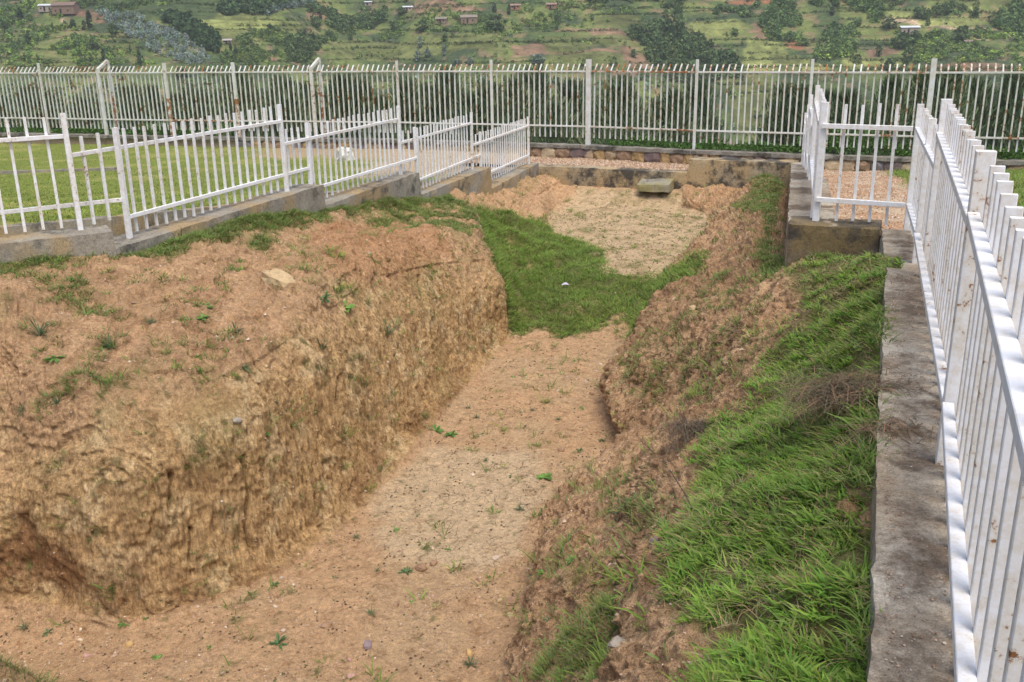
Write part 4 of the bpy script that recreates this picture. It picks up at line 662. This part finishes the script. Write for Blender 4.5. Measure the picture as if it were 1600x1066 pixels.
# fine gravel
def pebbles(name,p,R,mat,label,pal=None):
    N=len(p); oc=np.array([(1,0,0),(0,1,0),(-1,0,0),(0,-1,0),(0,0,.8),(0,0,-.6)],float); f=np.array([(0,1,4),(1,2,4),(2,3,4),(3,0,4),(1,0,5),(2,1,5),(3,2,5),(0,3,5)])
    A=rng.uniform(0,6.28,N); ca,sa=np.cos(A),np.sin(A); s=R[:,None,None]*(oc[None]*rng.uniform(.6,1.3,(N,6,1))); x=s[...,0]*ca[:,None]-s[...,1]*sa[:,None]; y=s[...,0]*sa[:,None]+s[...,1]*ca[:,None]
    V=np.stack([x,y,s[...,2]],-1)+p[:,None]; F=(np.arange(N)*6)[:,None,None]+f[None]
    base=np.array(pal if pal else [(.50,.36,.26),(.36,.23,.15),(.60,.50,.40),(.28,.17,.11),(.42,.30,.17)])[rng.choice(5,N,p=[.3,.3,.08,.17,.15])]*rng.uniform(.8,1.15,(N,1))
    return stuff(obj(name,mesh(name,V.reshape(-1,3),F.reshape(-1,3),mat,np.repeat(base,6,0),smooth=False)),label,'gravel')
PEB=ground_mat('gravel_grains',60,200,.003)
dn=(floor*(1-.85*GM['mud'])*(RV<9)*ss(-.4,.3,clump+.2)+.35*(1-floor)*(1-green)*(1-.6*steep)*(CU>.4)*(CU<10.6)+.25*bas)/(.25+(P[...,1]/9)**2)
N=26000; p,n,i,j=sample(P,PN,dn,N); pebbles('loose_gravel',p+n*.001,rng.uniform(.003,.009,N)*np.where(rng.rand(N)<.05,2.2,1)*np.interp(p[:,1],[4,20],[1,1.8]),PEB,'fine loose gravel and soil crumbs scattered over the bare earth')
dn=floor*ss(-.1,.5,clump2)*(RV<9)/(.3+(P[...,1]/9)**2)+.2*bas; N=3500; p,n,i,j=sample(P,PN,dn,N); pebbles('leaf_litter',p+n*.002,rng.uniform(.004,.013,N)*np.interp(p[:,1],[4,20],[1,1.8]),PEB,'dark crumbs and dead leaf bits on the trench floor',[(.16,.10,.06),(.10,.065,.045),(.2,.14,.07),(.12,.13,.05),(.24,.15,.09)])
N=9000; p,n,i,j=sample(PG,grid_normals(PG),(PG[...,0]<8.6)*1.,N); pebbles('path_gravel',p+[0,0,.005],rng.uniform(.015,.035,N),PEB,'pale gravel on the path behind the far end wall')
N=1500; y_=rng.uniform(.9,6.4,N); x_=np.interp(y_,[-.6,3.35,6.52],[-.11,1.385,2.62])+.04+.38*rng.rand(N)**1.6; pebbles('coping_grit',np.stack([x_,y_,np.where(y_<3.3,-1.583,np.interp(y_,[3.3,3.42,6.5],[-1.583,-1.608,-1.628]))],1),rng.uniform(.0015,.0055,N)*np.where(rng.rand(N)<.02,2.2,1),PEB,'grit and crumbs of soil on the near concrete coping')
N=2200; y_=rng.uniform(1.0,6.3,N); x_=np.interp(y_,[-.6,3.35,6.52],[-.11,1.385,2.62])+rng.uniform(-.06,.05,N); k_=noise(y_*3,x_*0,None,801)>-.15; pp=np.stack([x_,y_,np.full(N,-1.64)],1)[k_]; m_=len(pp)
stuff(obj('coping_edge_grass',blades('coping_edge_grass',pp,np.tile([.5,0,.8],(m_,1)),rng.uniform(.04,.11,m_),rng.uniform(.004,.009,m_),gcols(m_,(.17,.28,.055),.4,.2),.9,.9,3,tuft=5)),'grass blades leaning over the edge of the near coping','grass')
N=12000; p,n,i,j=sample(RG,grid_normals(RG),(1-RGm)*(RG[...,0]<RG[...,1]*.45+2.5),N); pebbles('strip_gravel',p+[0,0,.003],rng.uniform(.006,.02,N),PEB,'reddish gravel beyond the right fence')
# ---------------------------------------------------------------- dead root tangles
for q,(r,c) in enumerate(ROOTS):
    p,n=surf(r,c); R=[.24,.13,.13,.12,.17][q]; N=[1900,450,500,600,800][q]
    u=rng.normal(0,1,(N,3))*[R,R*.6,R*.22]; pos=p+u*.62+[0,0,.055]; nn_=unit(rng.normal(0,1,(N,3)))
    o=obj('root_tangle',blades('root_tangle',pos,nn_,rng.uniform(.06,.15,N),rng.uniform(.003,.0055,N),gcols(N,(.22,.155,.10) if q!=3 else (.17,.125,.09),.4,0),2.0,1.4,3,STRAW,upw=.1))
    tag(o,['large tangle of dead brown roots heaped on the turf beside the coping','dry brown root clump spilling onto the concrete coping','dead grass clump at the edge of the coping, beside the largest tangle','dark dead root clump hanging at the edge of the turf','small dry grass clump left of the largest root tangle'][q],'dead roots')
# twig
tp=[surf(r,c)[0]+np.array([0,0,.05]) for r,c in TWIG]; V=[];F=[]
for a_,b_ in zip(tp[:-1],tp[1:]):
    b=len(V); d=unit(b_-a_); s=unit(np.cross(d,[0,0,1.])); u_=np.cross(s,d)
    for q in(a_,b_):
        for k in range(5): V.append(q+(s*math.cos(k*1.2566)+u_*math.sin(k*1.2566))*.004)
    F+=[[b+k,b+(k+1)%5,b+5+(k+1)%5,b+5+k] for k in range(5)]
tag(obj('twig',mesh('twig',V,F,BARK)),'thin dark dead twig arching over the right bank by the turf','twig')
# scrap of litter on the grass
p,n=surf(*PAPER); V=.6*np.array([(-.11,-.05,.03),(.02,-.08,.06),(.12,0,.02),(.05,.08,.07),(-.07,.06,.05),(0,0,.10)]); F=[[0,1,5],[1,2,5],[2,3,5],[3,4,5],[4,0,5]]
tag(obj('litter_scrap',mesh('litter_scrap',V,F,plain_mat('crumpled_plastic',(.55,.52,.60),.5,.1),smooth=False),None,p+[0,0,.06]),'crumpled pale scrap of litter on the green slope in the trench','litter')
# white boulder behind the left fence
v,f=stone_verts(77,4); v=v+.14*np.stack([noise(v[:,0]*4,v[:,1]*4,v[:,2]*4,500+k) for k in range(3)],1); tag(obj('boulder',mesh('boulder',v,f,plain_mat('white_boulder',(.62,.60,.55),.8,.15,6),smooth=False),None,(-4.75,28.2,-3.42),(0,.1,.5),(.33,.26,.33)),'whitish boulder in front of the rubble wall behind the left fence','boulder')
# ---------------------------------------------------------------- creepers at the foot of the tall fence
def foliage(pts,sz,cols,seed,nz=.3):
    r_=np.random.RandomState(seed); cols=np.asarray(cols)*(1.3 if seed<100 else 1); N=len(pts); a_=unit(r_.normal(0,1,(N,3))); b_=unit(np.cross(a_,r_.normal(0,1,(N,3)))); s=np.asarray(sz).reshape(-1,1)*np.ones((N,1))
    V=np.stack([pts-a_*s*.5,pts+b_*s*.32,pts+a_*s*.5,pts-b_*s*.32],1); return V.reshape(-1,3),np.arange(4*N).reshape(-1,4),np.repeat(cols,4,0)
for q,(x0,x1,hh,lab) in enumerate([(2.9,5.1,.28,'low leafy creeper under the tall fence left of centre right bay'),(5.0,7.8,.50,'leafy green creeper spreading along the base of the tall fence'),(7.7,10.4,.62,'tallest leafy creeper climbing the tall fence behind the corner post'),(10.6,15,.6,'weedy green growth along the tall fence at the right edge'),(-19,-9,.35,'low weeds along the foot of the tall fence on the left')]):
    N=int(900*(x1-x0)*(hh+.2)); x=rng.uniform(x0,x1,N); hgt=hh*(.55+.6*fbm(x*1.6,x*0,None,3,seed=300+q)).clip(.15,1.3); z=-3.27+rng.rand(N)**.8*hgt; y=fyl(x)+.30+rng.uniform(-.28,.5,N)*(1 if q<3 else 1)
    pts=np.stack([x,y,z],1); c=np.array((.085,.155,.04))*np.ones((N,3))*rng.uniform(.5,1.6,(N,1)); v,f,cc=foliage(pts,rng.uniform(.05,.12,N),c,q)
    tag(obj('creeper',mesh('creeper',v,f,LEAF,cc)),lab,'creeper','creepers along the tall fence')
# ---------------------------------------------------------------- belt of feathery trees just beyond the fence
def casuarina(seed,n=4600):
    r_=np.random.RandomState(seed); t=r_.rand(n)**.75; prof=(.42*(1-t)**.75+.05)*(1+.28*np.sin(t*17+seed)*r_.rand(n)); nb=11; br=r_.randint(0,nb,n); bl=r_.uniform(.55,1.5,(nb,6)); prof=prof*bl[br,(t*5.99).astype(int)]; a_=br*2*np.pi/nb+t*5+r_.normal(0,.35,n); R=prof*r_.rand(n)**.45
    pts=np.stack([np.cos(a_)*R,np.sin(a_)*R,.06+.94*t],1); d=unit(np.stack([np.cos(a_)*.6,np.sin(a_)*.6,np.ones(n)*1.1],1)+r_.normal(0,.35,(n,3))); s=unit(np.cross(d,r_.normal(0,1,(n,3))))
    L=r_.uniform(.025,.07,n)[:,None]; w=r_.uniform(.0045,.009,n)[:,None]; V=np.stack([pts-s*w,pts+s*w,pts+d*L+s*w*.3,pts+d*L-s*w*.3],1).reshape(-1,3)
    c=np.array((.13,.178,.098))*np.ones((n,3))*r_.uniform(.45,1.8,(n,1)); c[:,0]*=r_.uniform(.85,1.3,n); return mesh('feathery_crown',V,np.arange(4*n).reshape(-1,4),FOL,np.repeat(c,4,0))
CR=[casuarina(s) for s in range(6)]
def cone(name,r0,r1,mat,n=6,wob=0):
    V=[];
    for z,r in((0,r0),(.5,(r0+r1)*.5),(1,r1)):
        for k in range(n): V.append((math.cos(k*2*math.pi/n)*r+wob*(z*(1-z))*4,math.sin(k*2*math.pi/n)*r,z))
    F=[[b+k,b+(k+1)%n,b+n+(k+1)%n,b+n+k] for b in(0,n) for k in range(n)]; return mesh(name,V,F,mat)
TRK=cone('trunk',.022,.004,BARK,6,.02)
for k,(x,y,zt) in enumerate(BELT):
    zb=float(hill_z(x,y))-.1; h=zt-zb; wd=h*rng.uniform(.62,.9)*.62
    ar='the left part' if x/y<-.28 else 'the middle' if x/y<.1 else 'the right part'; tl='tall' if zt>-2.6 else 'shorter'
    t=thing('feathery_tree',tl+' feathery green tree behind '+ar+' of the tall fence','tree',(x,y,zb),rng.uniform(0,6.28),tl+' feathery trees behind '+ar+' of the tall fence')
    obj('trunk',TRK,t,None,None,(h,h,h*.98)); obj('crown',CR[rng.randint(6)],t,None,None,(wd*1.5,wd*1.5,h))
# ---------------------------------------------------------------- trees and bushes of the opposite hillside
def crown(kind,seed,n):
    r_=np.random.RandomState(seed)
    if kind=='col': t=r_.rand(n); R=.16*np.sin(np.pi*(t*.9+.08))**.6*r_.rand(n)**.4; z=.08+.92*t; c0=(.065,.09,.045)
    elif kind=='euc': t=r_.rand(n); R=.26*np.sin(np.pi*(t*.85+.1))**.7*r_.rand(n)**.4*(1+.4*np.sin(t*14+seed)); z=.15+.85*t; c0=(.17,.215,.19)
    elif kind=='bush': t=r_.rand(n); R=.55*np.sqrt(1-t*t*.9)*r_.rand(n)**.4; z=t*.95; c0=(.11,.15,.05)
    elif kind=='bright': t=r_.rand(n); R=.5*np.sqrt(1-t*t*.8)*r_.rand(n)**.4; z=t; c0=(.17,.235,.065)
    else: t=r_.rand(n)*2-1; R=.42*np.sqrt(1-t*t)*r_.rand(n)**.35*(1+.25*np.sin(t*7+seed)); z=.56+.42*t; c0=(.085,.125,.05)
    a_=r_.uniform(0,6.28,n); pts=np.stack([np.cos(a_)*R,np.sin(a_)*R,z],1)
    c=np.array(c0)*np.ones((n,3))*r_.uniform(.55,1.5,(n,1)); sz=r_.uniform(.10,.19,n)*(60/n)**.33*(1.2 if kind in('round','bush','bright') else .8)
    return foliage(pts,sz*1.7,c,seed)
KT={}
for kd in('col','euc','bush','bright','round'):
    L_=[]
    for s in range(4):
        v,f,c=crown(kd,s+1,170); L_.append(mesh(kd+'_crown',v,f,FOL,c))
    KT[kd]=L_
desc={'round':('round_tree','dark round-crowned tree'),'col':('columnar_tree','slim dark columnar tree'),'euc':('eucalyptus_tree','blue-grey eucalyptus'),'bush':('hillside_bush','low green bush')}
spots=[('beside the pale houses on the left',-400,-150),('below the silvery grove on the left',-150,-90),('among the fields left of centre',-90,-25),('on the terraces in the middle',-25,45),('at the edge of the dark wood right of centre',45,110),('near the white roof on the right',110,500)]
bigk={}
BIG.sort(key=lambda b:-b[4])
for kd,x,y,w,h in BIG:
    z=float(hill_z(x,y)); s=y/1500*1.05; zz=-.3; H=h*s; Wd=max(w,3)*s
    where=[q[0] for q in spots if q[1]<=x<q[2]][0]; a,b=desc[kd]; n_=bigk.get((kd,where),0); bigk[(kd,where)]=n_+1
    t=thing(a,b+' '+(('tallest of those ' if n_==0 else '')+where),'bush' if kd=='bush' else 'tree',(x,y,z+zz),rng.uniform(0,6.28),None if n_==0 else b+'s '+where)
    wf={'col':.30,'euc':.5,'bush':1.,'round':.85}[kd]
    obj('trunk',TRK,t,None,None,(H*1.2,H*1.2,H*.8)); obj('crown',KT[kd][rng.randint(4)],t,None,None,(Wd/wf,Wd/wf,H))
SMALL={}
for kd in('col','euc','bush','bright','round'): SMALL[kd]=[crown(kd,s+20,34) for s in range(6)]
info={'silver':({'euc':.8,'bush':.2},'silvery blue eucalyptus grove on the hillside at upper left','eucalyptus_grove'),'silver2':({'euc':1},'thin line of blue-grey eucalyptus at the top left of centre','eucalyptus_line'),'dark1':({'round':1},'dark wood bordering the silvery grove','dark_wood'),'dark2':({'round':1},'dark wood at the top edge left of centre','dark_wood'),
'wood3':({'round':.6,'bush':.4},'mid green wood descending diagonally left of centre','hillside_wood'),'hedgeL':({'bush':.35,'bright':.4,'col':.08,'round':.17},'hedges and crops on the far left slope','hedgerows'),'topL':({'round':.5,'bright':.5},'bright woodland at the top left','woodland'),'banana1':({'bright':.8,'bush':.2},'bright green banana plants around the thatched house','banana_plants'),'banana2':({'bright':.75,'bush':.25},'banana plants along the terraces at top centre','banana_plants'),
'knoll':({'round':.5,'bush':.5},'dense dark wood on the knoll right of centre','knoll_wood'),'top2':({'round':.7,'bush':.3},'trees along the top edge right of centre','treeline'),'sparse1':({'round':.45,'bright':.25,'bush':.3},'open scattered trees on the sunlit slope at right','scattered_trees'),'sparse2':({'round':.4,'bright':.4,'bush':.2},'small trees above the pale field at right','scattered_trees'),'right1':({'bright':.45,'bush':.35,'round':.2},'green shrubs and crops below the white roof','shrubbery'),
'right2':({'round':.5,'bright':.3,'bush':.2},'woodland at the upper right corner','woodland'),'right3':({'bush':.5,'round':.5},'hedges between the pale fields at top right','hedgerows'),'mid':({'bush':.5,'bright':.3,'round':.2},'bushes in the gully left of centre','gully_bushes'),'low':({'round':.5,'bush':.35,'euc':.15},'valley woodland seen through the tall fence','valley_wood'),'low2':({'round':.5,'bush':.3,'bright':.2},'valley woodland behind the tall fence at right','valley_wood'),'lowL':({'round':.4,'bush':.4,'bright':.2},'valley woodland behind the tall fence at left','valley_wood')}
tints={'everywhere':(1.2,1.25,1.1),'low':(1.2,1.25,1.1),'dark1':(.75,.8,.85),'dark2':(.8,.85,.9),'silver':(1.2,1.14,1.2),'hedgeL':(1.1,1.15,1.),'sparse1':(1.35,1.35,1.25),'sparse2':(1.4,1.4,1.2),'right1':(1.3,1.3,1.1),'right2':(1.2,1.25,1.1)}
REGS['everywhere']=[2600,4,[(-300,350),(300,350),(330,520),(-330,520)]]
info['everywhere']=({'bush':.6,'bright':.2,'round':.2},'low shrubs dotted all over the opposite hillside','hillside_shrubs')
TINY={kd:[crown(kd,s+40,12) for s in range(6)] for kd in SMALL}
for k,(n_,s_,pl) in REGS.items():
    mix,lab,name=info[k]; pa=np.array(pl); lo,hi=pa.min(0),pa.max(0); pts=np.zeros((0,2)); 
    while len(pts)<n_:
        c_=rng.uniform(lo,hi,(4000,2)); keep=inpoly(c_[:,0],c_[:,1],pl)
        if k not in('silver','dark1','dark2','knoll'): keep&=fbm(c_[:,0]/9,c_[:,1]/9,None,3,seed=7)>-.1
        if not keep.any(): break
        pts=np.concatenate([pts,c_[keep]])
    pts=pts[:n_]; kinds=rng.choice(list(mix),len(pts),p=np.array(list(mix.values()))/sum(mix.values())); V=[];Cc=[];zz=hill_z(pts[:,0],pts[:,1])
    for (x,y),z,kd in zip(pts,zz,kinds):
        v,f,c=(TINY if k=='everywhere' else SMALL)[kd][rng.randint(6)]; H=s_*rng.uniform(.8,1.5)*y/1500*1.25*(1.25 if kd=='col' else .6 if kd in('bush','bright') else 1.); Wd=H*(1.05 if kd in('round','euc') else 1.5 if kd!='col' else 1)
        a_=rng.uniform(0,6.28); ca,sa=math.cos(a_),math.sin(a_); vx=v[:,0]*ca-v[:,1]*sa; vy=v[:,0]*sa+v[:,1]*ca
        V.append(np.stack([vx*Wd+x,vy*Wd+y,v[:,2]*H+z-.2],1)); Cc.append(c*rng.uniform(.6,1.55)*np.array([1+.12*rng.uniform(-1,1),1,1])*np.array(tints.get(k,(1,1,1))))
    V=np.concatenate(V); stuff(obj(name,mesh(name,V,np.arange(len(V)).reshape(-1,4),FOL,np.concatenate(Cc))),lab,'trees')
# hedge lines along the terraces
V=[];Cc=[]
for zlev in np.arange(-32,30,1.9):
    x=np.arange(-320,320,1.15)+rng.uniform(-.5,.5,len(np.arange(-320,320,1.15))); y=440+(zlev+5)*2.4+0*x
    for _ in range(14): y=y+(zlev+1.6*fbm(x/60,x*0+zlev,None,2,seed=411)-hill_z(x,y))*1.6
    k_=(fbm(x/34,x*0+zlev*.7,None,3,seed=410)>.17)&(y>360)&(y<560)&(np.abs(x)<y*.62)
    for xx,yy,z in zip(x[k_],y[k_],hill_z(x[k_],y[k_])):
        v,f,c=TINY['bush'][rng.randint(6)]; H=rng.uniform(.7,1.5); V.append(v*[H*1.5,H*1.5,H]+[xx,yy,z-.15]); Cc.append(c*rng.uniform(.6,1.15)*.85)
V=np.concatenate(V); stuff(obj('terrace_hedges',mesh('terrace_hedges',V,np.arange(len(V)).reshape(-1,4),FOL,np.concatenate(Cc))),'dark hedge lines following the terraces of the opposite hillside','hedges')
# ---------------------------------------------------------------- small houses across the valley
hm={'white':((.62,.64,.66),(.40,.33,.26)),'brown':((.22,.15,.11),(.25,.17,.12)),'thatch':((.26,.22,.17),(.28,.2,.14)),'brick':((.30,.20,.15),(.36,.19,.12)),'pink':((.28,.2,.17),(.55,.40,.36)),'pale':((.40,.36,.32),(.40,.30,.22))}
hl=['long white-roofed house at the far left','long low brown house beside the left white-roofed one','small white-roofed house at the top left of centre','thatched house beside the large round tree','small thatched hut left of the thatched house','tiny white roof at the top edge left of centre','brick house at the top edge near the middle','brick house just right of the other brick house','bright white metal-roofed shed on the right slope','small pink-walled hut under trees at right','pale hut in the gully below the silvery grove']
dark=plain_mat('dark_opening',(.03,.025,.02))
for q,(x,y,s,k) in enumerate(HOUSES):
    w=s*y/1500; d=w*.55; hw=w*.28; rf=w*.13 if k!='white' else w*.07; z=float(hill_z(x,y)); t=thing('hillside_house',hl[q],'house',(x,y,z-.3),jit(.25))
    rm=plain_mat('roof_'+k,hm[k][0],.6,.15,1); wm=plain_mat('wall_'+k,hm[k][1],.9,.15,1)
    a,b=w/2,d/2; H0=hw+.8
    part('wall',(np.array([(-a,-b,0),(a,-b,0),(a,b,0),(-a,b,0),(-a,-b,H0),(a,-b,H0),(a,b,H0),(-a,b,H0),(-a,0,H0+rf),(a,0,H0+rf)]),[[0,1,5,4],[2,3,7,6],[1,2,6,9,5],[3,0,4,8,7]]),wm,t)
    e=.35; r0=H0-.05; part('roof',(np.array([(-a-e,-b-e,r0),(a+e,-b-e,r0),(a+e,0,H0+rf+.12),(-a-e,0,H0+rf+.12),(a+e,b+e,r0),(-a-e,b+e,r0),(-a-e,-b-e,r0+.12),(a+e,-b-e,r0+.12),(a+e,0,H0+rf+.26),(-a-e,0,H0+rf+.26),(a+e,b+e,r0+.12),(-a-e,b+e,r0+.12)]),[[0,1,2,3][::-1],[3,2,4,5][::-1],[6,7,8,9],[9,8,10,11],[0,1,7,6],[4,5,11,10],[1,2,8,7],[2,4,10,8],[3,0,6,9],[5,3,9,11]]),rm,t)
    for nme,xx,ww,z0,z1 in(('door',-a*.2,.8,.3,2.1+.3),('window',a*.45,.7,1.2,1.9),('window',-a*.65,.7,1.2,1.9)):
        z1=min(z1,H0-.15); part(nme,(np.array([(xx-ww/2,-b-.04,z0),(xx+ww/2,-b-.04,z0),(xx+ww/2,-b-.04,z1),(xx-ww/2,-b-.04,z1),(xx-ww/2,-b+.02,z0),(xx+ww/2,-b+.02,z0),(xx+ww/2,-b+.02,z1),(xx-ww/2,-b+.02,z1)]),[[0,1,2,3],[0,4,5,1],[1,5,6,2],[2,6,7,3],[3,7,4,0]]),dark,t)
print('tris approx',sum(len(m.polygons)*2 for m in bpy.data.meshes))

# ---------------------------------------------------------------- valley air
hz=bpy.data.materials.new('haze'); hz.use_nodes=True; n=hz.node_tree.nodes; n.remove(n['Principled BSDF']); pv=n.new('ShaderNodeVolumePrincipled')
pv.inputs['Density'].default_value=.00026; pv.inputs['Color'].default_value=(.92,.95,1,1); pv.inputs['Anisotropy'].default_value=.2
hz.node_tree.links.new(pv.outputs[0],n['Material Output'].inputs['Volume'])
v=[(x,y,z) for z in(-60,420) for x,y in((-1700,-60),(1700,-60),(1700,1600),(-1700,1600))]
stuff(obj('haze',mesh('haze',v,[[3,2,1,0],[4,5,6,7],[0,1,5,4],[1,2,6,5],[2,3,7,6],[3,0,4,7]],hz,smooth=False)))
